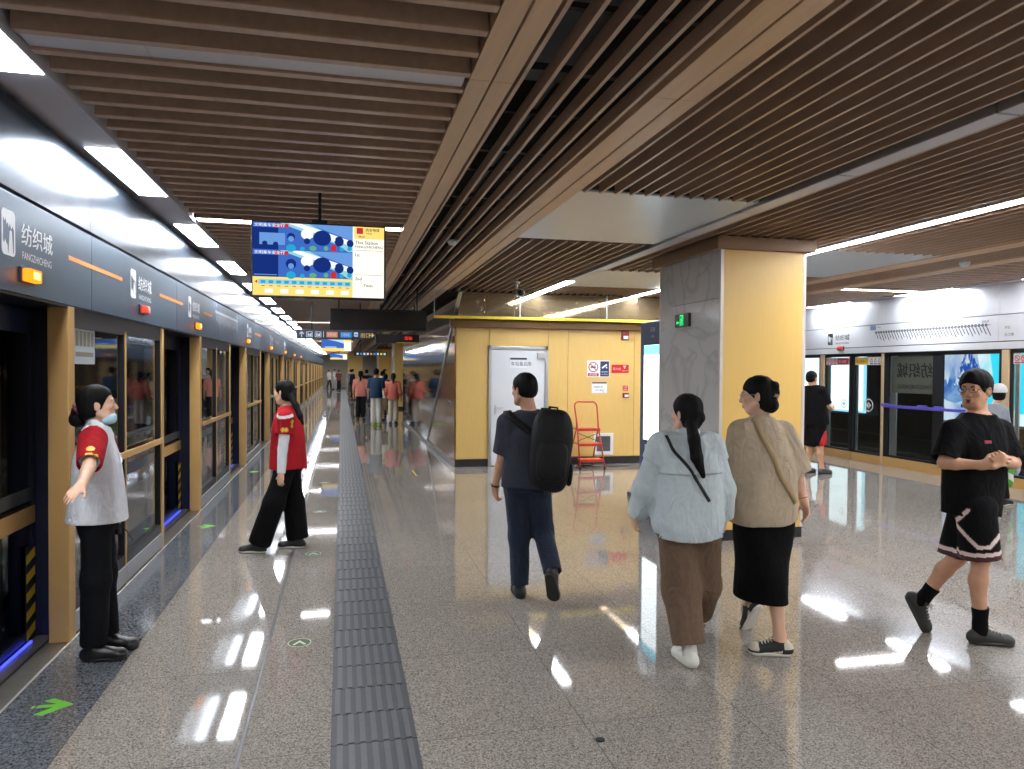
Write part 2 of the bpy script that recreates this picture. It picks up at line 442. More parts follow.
# ---- wood slats.  left and right aisles: crosswise; middle: along the platform
CROSS = [-4.06, -0.29, 3.48, 7.25, 11.02, 14.79, 18.56, 22.33, 26.1, 29.87, 33.64, 37.41, 41.18, 44.95, 48.7, 52.5, 56.3, 60.0, 63.8, 67.6]   # cross lamps
def cross_slats(name, x0, x1, CROSS=CROSS):
    m = MB(); y = 3.785 - 0.2085 * 56
    while y < 71:
        if min(abs(y - c) for c in CROSS) > 0.17: m.box(x0, x1, y - 0.026, y + 0.026, ZC, ZC + 0.125, 0.006)
        y += 0.2085
    for c in CROSS:
        m.box(x0, x1, c - 0.125, c - 0.078, ZC, ZC + 0.125); m.box(x0, x1, c + 0.078, c + 0.125, ZC, ZC + 0.125)
    return struct(m.build(name, WOOD))
cross_slats('ceiling_slats_left', -1.30, 0.575)
CROSSR = [-0.81, 2.96, 6.73, 10.5, 14.27, 18.04, 21.81, 25.58]
cross_slats("ceiling_slats_right", 7.99, 9.45, CROSSR)

BOXF = 12.66                    # face of the bulkhead above the gold room
BOXE = 24.0                     # far end of that room
def planks(name, a, b):
    m = MB()
    seams = [Y0] + [3.42 + 3.15 * k for k in range(-3, 21)] + [Y1]
    for p, q in zip(seams[:-1], seams[1:]):
        m.box(a, b, p + 0.0015, q - 0.0015, ZC, ZC + 0.10, 0.003)
    return struct(m.build(name, WOODB))
for a, b in ((0.580, 0.682), (0.692, 0.790), (1.503, 1.633), (1.646, 1.755), (6.825, 6.945), (6.958, 7.075), (7.72, 7.85), (7.863, 7.985)):
    planks('ceiling_beam', a, b)
m = MB()
m.box(0.60, 0.78, Y0, Y1, 3.10, 3.17); m.box(1.52, 1.74, Y0, Y1, 3.10, 3.17); m.box(6.84, 7.06, Y0, Y1, 3.10, 3.17); m.box(7.74, 7.97, Y0, Y1, 3.10, 3.17)
struct(m.build('ceiling_beam_core', mat('groove_brown', (52, 36, 26), 0.7)))

PANELS = [(1.765, 3.297, 5.37, 7.41), (3.462, 5.115, 9.50, 11.42), (5.256, 6.815, 7.24, 9.34)]   # flat white ceiling panels between the slats
def long_slats(name, xs, ya, yb, w=0.019, h=0.085):
    m = MB()
    for x in xs:
        cuts = sorted([(p[2], p[3]) for p in PANELS if p[0] - 0.02 < x < p[1] + 0.02])
        y = ya
        for c0, c1 in cuts:
            if c0 > y and c0 < yb: m.box(x - w / 2, x + w / 2, y, c0 - 0.005, ZC, ZC + h); y = c1 + 0.005
        if y < yb: m.box(x - w / 2, x + w / 2, y, yb, ZC, ZC + h)
    return struct(m.build(name, WOOD))
long_slats('ceiling_slats_centre', [0.817, 0.952, 1.072, 1.200, 1.323, 1.445], Y0, Y1, 0.020, 0.075)
XS1 = [1.805 + 0.1255 * k for k in range(12)]
XS2 = [3.482 + 0.1265 * k for k in range(13)]
XS3 = [5.30 + 0.1265 * k for k in range(12)]
long_slats('ceiling_slats_middle', XS1, Y0, BOXF); long_slats('ceiling_slats_middle', XS2, Y0, BOXF); long_slats('ceiling_slats_middle', XS3, Y0, BOXF)
long_slats('ceiling_slats_end', XS1[::2] + XS2[::2] + XS3[::2], BOXE, 71, 0.03)
long_slats('ceiling_slats_centre', [7.14 + 0.12 * k for k in range(5)], Y0, Y1, 0.02, 0.075)
m = MB()                          # hangers carry the slats
for y in [Y0 + 1.2 * k for k in range(17)]:
    m.box(1.78, 6.82, y, y + 0.03, ZC + 0.086, ZC + 0.11); m.box(0.80, 1.50, y, y + 0.03, ZC + 0.076, ZC + 0.10)
struct(m.build('ceiling_hangers', mat('hanger_dark', (40, 38, 36), 0.7)))
for x0, x1, y0, y1 in PANELS:
    m = MB(); m.box(x0, x1, y0, y1, ZC + 0.012, ZC + 0.03, 0.003)
    struct(m.build('ceiling_panel', PANELW))
m = MB(); m.box(1.76, 6.82, BOXF - 0.02, BOXF, ZC + 0.0, 3.9)
struct(m.build('ceiling_edge', mat('groove_brown', (52, 36, 26), 0.7)))

# ---- end wall and near wall of the hall
m = MB(); m.box(-2, 10, Y1, Y1 + 0.2, -0.2, 4); m.box(-6, -2, Y1, Y1 + .2, -1.5, 4); m.box(10, 14.2, Y1, Y1 + .2, -1.5, 4)
struct(m.build('wall_far', mat('end_wall_grey', (168, 158, 140), 0.5)))
m = MB(); m.box(-2, 10, Y0 - 0.2, Y0, -0.2, 4); m.box(-6, -2, Y0 - .2, Y0, -1.5, 4); m.box(10, 14.2, Y0 - .2, Y0, -1.5, 4)
struct(m.build('wall_near', mat('near_wall_gold', (190, 160, 100), 0.5)))

# ------------------------------------------------------------------ left screen doors
LED = emit('led_blue', (60, 70, 255), 3.0)
tn = [9]
def trim(mb, material, smooth=False):
    o = mb.build('trim_%d' % tn[0], material, smooth=smooth); tn[0] += 1
    return struct(o)
wn = [1]; dn = [1]
for i, y in enumerate(LBAY):
    if y + 4.4 > Y1: break
    far = y > 24
    m = MB(); m.box(-1.768, XL, y, y + 0.112, 0.0, 2.098, 0.006 if not far else 0); trim(m, GOLDM)
    m = MB(); m.box(-1.70, -1.655, y + 2.46, y + 2.535, 0.0, 2.09); trim(m, GOLDM)
    # fixed glazing: frame, panes, kick plate, handle bar
    w = struct(thing('window_%d' % wn[0], '', '')); del w['label']; del w['category']; wn[0] += 1
    a, b, c = y + 0.112, y + 1.29, y + 2.46
    m = MB()
    m.box(-1.72, -1.668, a, c, 1.975, 2.09); m.box(-1.72, -1.668, a, c, 0.15, 0.235)
    m.box(-1.72, -1.668, b - 0.028, b + 0.028, 0.0, 2.0); m.box(-1.72, -1.668, a, a + 0.035, 0.15, 2.0); m.box(-1.72, -1.668, c - 0.02, c, 0.15, 2.0)
    m.build('frame', DARKM, w)
    m = MB(); m.box(-1.668, -1.660, b - 0.006, b + 0.010, 0.0, 2.0); m.build('mullion_edge', GOLDM, w)
    m = MB(); m.box(-1.700, -1.692, a, b, 0.2, 2.0); m.build('pane', PANE, w)
    m = MB(); m.box(-1.700, -1.692, b, c, 0.2, 2.0); m.build('pane', PANE, w)
    m = MB(); m.box(-1.70, -1.657, a, b - 0.01, 0.018, 0.148); m.box(-1.70, -1.657, b + 0.01, c, 0.018, 0.148); m.build('kick_plate', KICK, w)
    m = MB(); m.box(-1.652, -1.637, a + 0.05, c - 0.02, 1.010, 1.062, 0.004)
    for q in (a + 0.25, b - .1, b + 0.12, c - 0.15): m.box(-1.69, -1.65, q, q + 0.04, 1.02, 1.05)
    m.build('handle_bar', GOLDM, w)
    # sliding doors, set back behind the posts
    d = struct(thing('door_%d' % dn[0], '', '')); del d['label']; del d['category']; dn[0] += 1
    p, q = y + 2.535, y + 4.35; mid = (p + q) / 2
    m = MB()
    m.box(-1.95, -1.775, q + 0.175, q + 0.30, 0.0, 2.09)                    # far jamb
    m.box(-1.95, -1.775, p - 0.22, p - 0.10, 0.0, 2.09)
    m.build('jamb', NAVY, d)
    for s0, s1 in ((p - 0.1, mid - 0.008), (mid + 0.008, q + 0.17)):
        m = MB(); m.box(-1.935, -1.905, s0, s1, 1.93, 2.085); m.box(-1.935, -1.905, s0, s1, 0.012, 0.06)
        m.box(-1.935, -1.905, s0, s0 + 0.05, 0.05, 2.0); m.box(-1.935, -1.905, s1 - 0.05, s1, 0.05, 2.0)
        lf = m.build('leaf', NAVY, d)
        m = MB(); m.box(-1.924, -1.916, s0, s1, 0.05, 1.95); m.build('pane', PANED, d)
        m = MB(); m.box(-1.905, -1.893, s0 + 0.02, s1 - 0.02, 0.735, 0.845, 0.003); m.build('handle_bar', GOLDM, d)
        m = MB(); m.box(-1.915, -1.901, s0 + 0.02, s1 - 0.02, 0.88, 0.96, 0.003); m.build('rail', DUCT, d)
        m = MB(); m.box(-1.935, -1.925, s0, s1, 0.06, 0.72); m.build('led_glow_panel', mat('door_led_glow', (38, 44, 70), 0.25, 0.3), d)  # blue LED glow reflected low in the glass, painted as a coloured panel
    m = MB(); m.box(-1.904, -1.900, q + 0.025, q + 0.165, 0.0, 0.60)
    st = m.build('hazard_strip', RUBBER, d)
    m = MB()
    for k in range(5):
        z = 0.012 + k * 0.118
        m.quad((-1.8995, q + 0.028, z), (-1.8995, q + 0.162, z + 0.035), (-1.8995, q + 0.162, z + 0.095), (-1.8995, q + 0.028, z + 0.06))
    m.build('hazard_stripes', INKY, st)
    m = MB(); m.box(-1.892, -1.880, p, q + 0.06, -0.002, 0.008); m.build('led_line', LED, d)

# ------------------------------------------------------------------ right screen doors
PURP = mat('bar_reflect_purple', (98, 92, 196), 0.3, 0.3)  # bluish reflection on the bars, put into their base colour
for i, y in enumerate(RBAY):
    if y + 4.4 > Y1: break
    m = MB(); m.box(XR, 9.918, y, y + 0.125, 0.0, 2.098, 0.006 if y < 24 else 0); trim(m, mat('gold_post_pale', (206, 182, 144), 0.4, 0.3))
    m = MB(); m.box(9.805, 9.85, y + 2.63, y + 2.69, 0.0, 2.09); trim(m, mat('gold_post_pale', (206, 182, 144), 0.4, 0.3))
    w = struct(thing('window_%d' % wn[0], '', '')); del w['label']; del w['category']; wn[0] += 1
    a, b, c = y + 0.125, y + 1.38, y + 2.63
    m = MB()
    m.box(9.82, 9.87, a, c, 2.03, 2.09); m.box(9.82, 9.87, a, c, 0.17, 0.21)
    m.box(9.82, 9.87, b - 0.10, b + 0.10, 0.0, 2.05); m.box(9.82, 9.87, a, a + 0.06, 0.15, 2.05); m.box(9.82, 9.87, c - 0.11, c, 0.15, 2.05)
    m.build('frame', DARKM, w)
    m = MB(); m.box(9.835, 9.843, a, b, 0.2, 2.05); m.build('pane', PANER, w)
    m = MB(); m.box(9.835, 9.843, b, c, 0.2, 2.05); m.build('pane', PANER, w)
    m = MB(); m.box(9.806, 9.85, a, c, 0.0, 0.172, 0.003); m.build('kick_plate', GOLDM, w)
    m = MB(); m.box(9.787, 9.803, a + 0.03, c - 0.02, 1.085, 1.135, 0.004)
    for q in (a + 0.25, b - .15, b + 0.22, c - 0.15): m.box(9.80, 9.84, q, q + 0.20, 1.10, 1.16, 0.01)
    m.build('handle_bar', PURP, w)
    d = struct(thing('door_%d' % dn[0], '', '')); del d['label']; del d['category']; dn[0] += 1
    p, q = y + 2.69, y + 4.35; mid = (p + q) / 2
    for s0, s1 in ((p, mid - 0.006), (mid + 0.006, q)):
        m = MB(); m.box(9.825, 9.865, s0, s1, 2.035, 2.085); m.box(9.825, 9.865, s0, s1, 0.16, 0.20)
        m.box(9.825, 9.865, s0, s0 + (0.075 if s0 > p else 0.03), 0.16, 2.05); m.box(9.825, 9.865, s1 - (0.075 if s0 == p else 0.03), s1, 0.16, 2.05)
        m.build('leaf', DARKM, d)
        m = MB(); m.box(9.84, 9.848, s0, s1, 0.2, 2.04); m.build('pane', PANER, d)
        m = MB(); m.box(9.815, 9.86, s0 + 0.01, s1 - 0.01, 0.0, 0.16, 0.003); m.build('kick_plate', GOLDM, d)
        m = MB(); m.box(9.855, 9.875, s0 + (s1 - s0) * 0.84, s0 + (s1 - s0) * 0.92, 0.2, 2.04); m.build('stile', SILVER, d)

# ------------------------------------------------------------------ the gold room in the middle of the platform
BX0, BX1, BY = 1.955, 6.25, 12.86
m = MB(); m.box(BX0 + 0.02, BX1, BY + 0.03, BOXE, 0.0, 3.9)
struct(m.build('wall_room', mat('room_core', (90, 76, 54), 0.6)))
m = MB()
xs = [BX0, 2.575, 2.62]
gj = [(BX0, 2.575, 0.135, 2.47), (2.575, 3.66, 2.155, 2.47), (3.66, 4.037, 0.135, 2.47), (4.037, 5.33, 0.135, 2.47), (5.33, BX1, 0.135, 2.47)]
for a, b, c, d in gj: m.box(a + 0.003, b - 0.003, BY, BY + 0.03, c, d, 0.003)
m.box(5.05, BX1, BY - 0.002, BY, 2.30, 2.303)
struct(m.build('wall_front', GOLD))
m = MB(); m.box(BX0, 2.55, BY - 0.012, BY + 0.02, 0.0, 0.13); m.box(3.66, BX1, BY - 0.012, BY + 0.02, 0.0, 0.13)
struct(m.build('baseboard_front', BASEB))
m = MB(); m.box(BX0 - 0.1, BX1, BY - 0.10, BY + 0.03, 2.472, 2.61, 0.01)
struct(m.build('trim_cornice', CORN))
m = MB()
bj = [1.965, 2.446, 3.024, 4.14, 5.275, BX1]
for a, b in zip(bj[:-1], bj[1:]): m.box(a + 0.003, b - 0.003, BOXF, BOXF + 0.2, 2.612, ZC, 0.003)
struct(m.build('wall_bulkhead', BULK))
# side of the room: bronze triangle below a slanted chrome edge, polished steel beyond
P0, P1 = (17.1, 0.0), (12.30, 3.06)
m = MB(); m.prism([(BX0 - 0.01, BY, 0.10), (BX0 - 0.01, 16.94, 0.10), (BX0 - 0.01, BY, 2.70)], (0.03, 0, 0))
struct(m.build('wall_room_side', BRONZE))
m = MB()
m.prism([(BX0 - 0.012, 17.1, 0.0), (BX0 - 0.012, BOXE, 0.0), (BX0 - 0.012, BOXE, 3.06), (BX0 - 0.012, 12.30, 3.06)], (0.02, 0, 0))
struct(m.build('wall_room_mirror', CHROME))
m = MB(); d_ = Vector((0, P1[0] - P0[0], P1[1] - P0[1])).normalized(); n_ = Vector((0, -d_.z, d_.y)) * 0.028
a_ = Vector((BX0 - 0.03, P0[0], P0[1])); b_ = Vector((BX0 - 0.03, P1[0], P1[1]))
m.prism([a_ - n_, b_ - n_, b_ + n_, a_ + n_], (0.06, 0, 0))
struct(m.build('trim_slant', SILVER))
m = MB(); m.box(BX0 - 0.04, BX0 + 0.01, BY - 0.01, 17.0, 0.0, 0.10, 0.004); m.box(BX0 - 0.03, BX0 + .01, 17.0, BOXE, 0, 0.06, 0.004)
struct(m.build('baseboard_side', SILVER))
for z0, z1 in ((2.35, 2.362), (1.2, 1.206)):
    m = MB(); m.box(BX0 - 0.02, BX0 - 0.011, 14.2 if z1 < 2 else 13.6, BOXE, z0, z1); trim(m, DARKM)

# steel door in the gold wall
d = struct(thing('door_%d' % dn[0], '', '')); del d['label']; del d['category']; dn[0] += 1
m = MB(); m.box(2.553, 2.60, BY - 0.035, BY + 0.04, 0.0, 2.15, 0.004); m.box(3.595, 3.655, BY - 0.035, BY + 0.04, 0.0, 2.15, 0.004); m.box(2.553, 3.655, BY - 0.035, BY + 0.04, 2.09, 2.15, 0.004)
m.build('frame', SILVER, d)
m = MB(); m.box(2.604, 3.592, BY - 0.018, BY + 0.02, 0.012, 2.086, 0.004); lf = m.build('leaf', WHITEB, d)
m = MB(); m.box(2.66, 2.70, BY - 0.026, BY - 0.018, 0.93, 1.10, 0.004); m.tube([(2.68, BY - 0.02, 1.05), (2.68, BY - 0.06, 1.05), (2.71, BY - 0.065, 1.05), (2.81, BY - 0.065, 1.05)], 0.009, 8)
m.build('handle', SILVER, d)
m = MB()
for z in (0.3, 1.1, 1.85): m.tube([(3.597, BY - 0.04, z), (3.597, BY - 0.04, z + 0.12)], 0.012, 8)
m.box(3.45, 3.60, BY - 0.05, BY - 0.02, 1.93, 2.04, 0.004)
m.build('hinge', SILVER, d)

# ------------------------------------------------------------------ columns
def column(x0, x1, y0, y1, near=True):
    m = MB(); m.box(x0 + 0.02, x1 - 0.02, y0 + 0.02, y1 - 0.02, 0.0, 3.9); struct(m.build('column_core', BASEB))
    m = MB(); m.box(x0, x0 + 0.02, y0 + 0.03, y1 - 0.03, 0.11, 2.466, 0.001); m.box(x0, x0 + 0.02, y0 + 0.03, y1 - 0.03, 2.470, 2.955, 0.001)
    m.box(x1 - 0.02, x1, y0 + 0.03, y1 - 0.03, 0.11, 2.955)
    struct(m.build('column_marble', MARBLE))
    m = MB(); m.box(x0 + 0.03, x1 - 0.03, y0, y0 + 0.02, 0.11, 2.955, 0.002); m.box(x0 + 0.03, x1 - 0.03, y1 - 0.02, y1, 0.11, 2.955, 0.002)
    struct(m.build('column_panel', GOLDC))
    m = MB()
    for xx in (x0 - 0.003, x1 - 0.032):
        for yy in (y0 - 0.003, y1 - 0.032): m.box(xx, xx + 0.035, yy, yy + 0.035, 0.11, 2.955, 0.003)
    struct(m.build('column_trim', mat('corner_white_metal', (214, 206, 200), 0.35, 0.2)))
    m = MB(); m.box(x0 + 0.005, x1 - 0.005, y0 + 0.005, y1 - 0.005, 0.0, 0.11); struct(m.build('baseboard_column', BASEB))
    m = MB(); m.box(x0 - 0.075, x1 + 0.07, y0 - 0.07, y1 + 0.07, 2.955, 3.078, 0.006); struct(m.build('column_capital', mat('capital_wood', (132, 98, 64), 0.45, 0, 0.06, 3, 0, 40, (1, 8, 8))))
column(3.722, 4.692, 6.75, 8.20)
column(2.20, 2.80, 32.0, 33.4); column(2.97, 3.54, 32.0, 33.2); column(2.2, 3.2, 46, 47.4); column(3.72, 4.69, 40.5, 42.0)
m = MB(); m.box(3.6, 6.4, 34.0, 44.0, 0.12, 3.0); struct(m.build('wall_room_far', GOLD))
m = MB(); m.box(3.6, 6.4, 34.0, 44.0, 0.0, 0.12); struct(m.build('baseboard_far', BASEB))
m = MB(); m.box(0.5, 1.6, 58.0, 59.2, 0.1, 3.0); struct(m.build('column_panel', GOLD))
# ================================================================== LAMPS
UNLIT = mat('diffuser_unlit', (206, 204, 210), 0.4)
def ceiling_light(x0, x1, y0, y1, z, label, group, lit=True, name='ceiling_light', lamp=None):
    t = thing(name, label, 'ceiling light', ((x0 + x1) / 2, (y0 + y1) / 2, z), group)
    m = MB(); m.box(x0, x1, y0, y1, z, z + 0.05)
    m.build('housing', SILVER, t)
    m = MB(); e = 0.004; m.box(x0 + e, x1 - e, y0 + e, y1 - e, z - 0.004, z + 0.001)
    m.build('diffuser', (lamp or LAMPM) if lit else UNLIT, t)
    return t
def where(k, n=0):
    return ORD[k] if 0 <= k < len(ORD) else 'far'
for k in range(-5, 27):
    y1 = 3.86 + 2.487 * k; y0 = y1 - 1.27
    if y1 > Y1: break
    lab = ('%s lit lamp counted away along the white soffit over the left doors' % ORD[k]) if k >= 0 else ('%s lit lamp of the left soffit before the first name sign' % ORD[-k - 1])
    ceiling_light(-1.562, -1.352, y0, y1, 3.086, lab, 'lamps along the left soffit')
for k in range(-7, 24):
    y0 = 9.93 + 2.52 * k; y1 = y0 + 1.27
    if y1 > Y1: break
    lab = ('%s lit lamp counted away along the right soffit from the person in white-lined shorts' % ORD[k + 1]) if k >= -1 else ('%s lit lamp of the right soffit before the person in white-lined shorts' % ORD[-k - 2])
    ceiling_light(9.50, 9.69, y0, y1, 3.086, lab, 'lamps along the right soffit')
n1 = n2 = 0
for c in CROSS:
    lit = (round((c - 7.25) / 3.77) % 2 == 0)
    if lit: n1 += 1; lab = '%s lit crosswise lamp among the wood slats of the left aisle' % ORD[n1 - 1]
    else: n2 += 1; lab = '%s unlit pale crosswise lamp among the wood slats of the left aisle' % ORD[n2 - 1]
    t = thing('ceiling_light', lab, 'ceiling light', (-0.36, c, ZC), 'crosswise lamps of the left aisle')
    m = MB(); m.box(-1.30, 0.565, c - 0.076, c + 0.076, ZC + 0.02, ZC + 0.08); m.build('housing', SILVER, t)
    m = MB()
    for a, b in ((-1.30, -0.822), (-0.818, 0.56)): m.box(a, b, c - 0.07, c + 0.07, ZC + 0.012, ZC + 0.02)
    m.build('diffuser', LAMPL if lit else UNLIT, t)
for k, c in enumerate(CROSSR):
    lit = (round((c - 10.5) / 3.77) % 2 == 0)
    t = thing('ceiling_light', '%s %s crosswise lamp among the slats of the right aisle' % (ORD[k], 'lit' if lit else 'unlit'), 'ceiling light', (8.7, c, ZC), 'crosswise lamps of the right aisle')
    m = MB(); m.box(7.995, 9.445, c - 0.076, c + 0.076, ZC + 0.02, ZC + 0.08); m.build('housing', SILVER, t)
    m = MB(); m.box(7.995, 9.445, c - 0.07, c + 0.07, ZC + 0.012, ZC + 0.02); m.build('diffuser', LAMPL if lit else UNLIT, t)
# lengthwise strips: one mostly switched off, one lit
k = 0
y1 = 12.62
segs = [(10.68, 11.92, True), (11.94, 12.62, True)] + [(10.66 - 1.25 * j - 1.235, 10.66 - 1.25 * j, False) for j in range(14)]
nu = nl = 0
for a, b, lit in segs:
    if lit: nl += 1; lab = '%s lit length of the lamp strip that ends at the bronze bulkhead' % ORD[nl - 1]
    else: nu += 1; lab = '%s unlit grey length of the ceiling strip, counted from its lit end' % ORD[nu - 1]
    ceiling_light(3.305, 3.452, a, b, ZC - 0.004, lab, 'lamp strip between the beams', lit)
for j in range(16):
    b = 12.62 - 1.27 * j; a = b - 1.255
    ceiling_light(5.125, 5.245, a, b, ZC - 0.004, '%s lit length of the bright lamp strip right of the gold column, from the bulkhead' % ORD[j], 'bright strip right of the column', True, lamp=LAMPB)

# ================================================================== LETTERING ON THE FASCIAS
LR, RR, UP = (0, 1, 0), (0, -1, 0), (0, 0, 1)
def emblem(m, org, right, s):
    """rounded white badge with a carriage-like cut and a tower, s = side in metres"""
    w = 0.68 * s
    m.ring2d(rrect(0, 0, w, s, 0.12 * s), rrect(0.07 * s, 0.05 * s, w - 0.07 * s, s - 0.05 * s, 0.07 * s), org, right, UP)
    def P(l): return [(x * w, y * s) for x, y in l]
    m.shape2d(P([(0.10, .95), (0.10, .80), (.22, .72), (.28, .80), (.36, .66), (.44, .72), (.52, .60), (.60, .70), (.70, .58), (.80, .66), (.90, .58), (.90, .95)]), org, right, UP)
    m.shape2d(P([(.10, .05), (.10, .30), (.18, .24), (.24, .34), (.34, .26), (.42, .22), (.46, .05)]), org, right, UP)
    m.shape2d(P([(.48, .05), (.58, .56), (.74, .56), (.84, .05)]), org, right, UP)
def station_sign(side, y, label, ink, hh=0.115):
    if side == 'L': X = XL; rt = LR; sg = 1
    else: X = XR; rt = RR; sg = -1
    t = thing('station_sign', label, 'station sign', (X, y, 2.4), 'station name signs on the door fascias')
    m = MB(); emblem(m, (X, y, 2.285), rt, 0.232); m.build('emblem', ink, t)
    m = MB(); m.text('纺织城', (X, y + sg * 0.235, 2.368), rt, UP, hh, 1.16, bold=.018); m.build('chinese_name', ink, t)
    m = MB(); m.text('FANGZHICHENG', (X, y + sg * 0.245, 2.292), rt, UP, 0.040, 0.92); m.build('latin_name', ink, t)
    return t
for k, y in enumerate([4.145, 6.44, 8.72, 13.9, 18.3, 22.7]):
    station_sign('L', y, '%s white 纺织城 station name counted away along the grey left fascia' % ORD[k], INKW)
station_sign('R', 13.325, 'black 纺织城 station name on the white right fascia beside the route map', INKK)
station_sign('R', 8.62, 'black 纺织城 station name on the white right fascia above the person in white-lined shorts', INKK)
station_sign('R', 22.0, 'black 纺织城 station name on the white right fascia beyond the column', INKK)
for k, (a, b) in enumerate([(5.067, 6.21), (7.40, 8.44), (9.62, 10.25), (15.1, 16.3), (19.5, 20.6)]):
    m = MB(); m.box(XL - 0.001, XL + 0.0015, a, b, 2.385, 2.413)
    tag(m.build('fascia_stripe', INKO, origin=(XL, a, 2.39)), '%s orange stripe counted away along the grey left fascia' % ORD[k], 'stripe', 'orange fascia stripes')
def route_map(side, y, length, n, label, ink, lay=1):
    X, rt, sg = (XL, LR, 1) if side == 'L' else (XR, RR, -1)
    t = thing('route_map', label, 'route map', (X, y, 2.45))
    m = MB(); m.shape2d([(0.10, 0.205), (length, 0.205), (length, 0.213), (0.10, 0.213)], (X, y, 2.27), rt, UP)
    for k in range(n):
        x = 0.14 + (length - 0.22) * k / (n - 1)
        m.ring2d(circ(x, 0.209, 0.026, 10), circ(x, 0.209, 0.010, 10), (X, y, 2.27), rt, UP, 0.002)
    m.build('line_and_stops', ink, t)
    m = MB()
    for k in range(n):
        x = 0.14 + (length - 0.22) * k / (n - 1); L_ = 0.09 + 0.06 * ((k * 7) % 5) / 5
        m.shape2d([(x, 0.18), (x + 0.018, 0.18), (x + 0.018 + L_ * 0.55, 0.18 - L_), (x + L_ * 0.55, 0.18 - L_)], (X, y, 2.27), rt, UP, 0.0015)
    for k in (n // 3, n // 2): m.shape2d([(0.2 + length * k / n, .22), (0.206 + length * k / n, .22), (0.206 + length * k / n, .31), (0.2 + length * k / n, .31)], (X, y, 2.27), rt, UP)
    m.build('stop_names', ink, t)
    m = MB(); m.shape2d(rrect(-0.02, 0.255, 0.13, 0.34, 0.01), (X, y, 2.27), rt, UP); m.build('line_badge', mat('badge_blue', (120, 134, 178), 0.5), t)
    m = MB(); m.text('1号线', (X, y + sg * 0.16, 2.555), rt, UP, 0.038); m.text('纺织城', (X, y + sg * (length - 0.16), 2.515), rt, UP, 0.040); m.build('captions', ink, t)
route_map('L', 10.4, 2.3, 24, 'pale route map along the left fascia beyond the third station name', INKW)
route_map('R', 12.06, 2.64, 38, 'black route map of many stops on the white right fascia', mat('map_grey', (70, 72, 82), 0.5))
t = thing('information_lettering', 'small grey lettering on the white right fascia right of the route map', 'lettering', (XR, 9.18, 2.35))
m = MB(); m.text('开往', (XR, 9.17, 2.40), RR, UP, 0.045); m.text('后卫寨', (XR, 9.17, 2.29), RR, UP, 0.05); m.build('characters', mat('map_grey', (70, 72, 82), 0.5), t)

# door signal lamps
SIG = emit('signal_amber', (255, 132, 30), 2.4); SIGC = emit('signal_core', (255, 214, 110), 4.0)
def signal_lamp(side, y, lit, label, w=0.175):
    X, sg = (XL, 1) if side == 'L' else (XR, -1)
    t = thing('signal_lamp', label, 'signal lamp', (X, y, 2.2), 'door signal lamps')
    m = MB(); m.box(X, X + sg * 0.012, y, y + w, 2.165, 2.248, 0.003); m.build('base', DARKM, t)
    if lit: m = MB(); m.box(X + sg * 0.05, X + sg * 0.0565, y + 0.045, y + w - 0.045, 2.188, 2.226, 0.003); m.build('bulb', SIGC, t)
    m = MB(); m.box(X + sg * 0.010, X + sg * 0.055, y + 0.012, y + w - 0.012, 2.172, 2.241, 0.012); m.build('lens', SIG if lit else mat('signal_red', (206, 66, 44), 0.3), t, True)
    return t
for k, (y, lit) in enumerate([(4.345, 1), (6.68, 0), (9.07, 1), (13.75, 1), (18.15, 1), (22.6, 1), (27, 1), (31.4, 1)]):
    signal_lamp('L', y, lit, 'glowing amber signal lamp, %s of the lit ones along the left fascia' % ORD[[0, 0, 1, 2, 3, 4, 5, 6][k]] if lit else 'unlit red signal lamp below the second white station name on the left fascia')
signal_lamp('R', 12.82, 0, 'unlit red signal lamp below the black station name on the right fascia')
signal_lamp('R', 8.2, 0, 'unlit red signal lamp on the right fascia above the person in white-lined shorts')

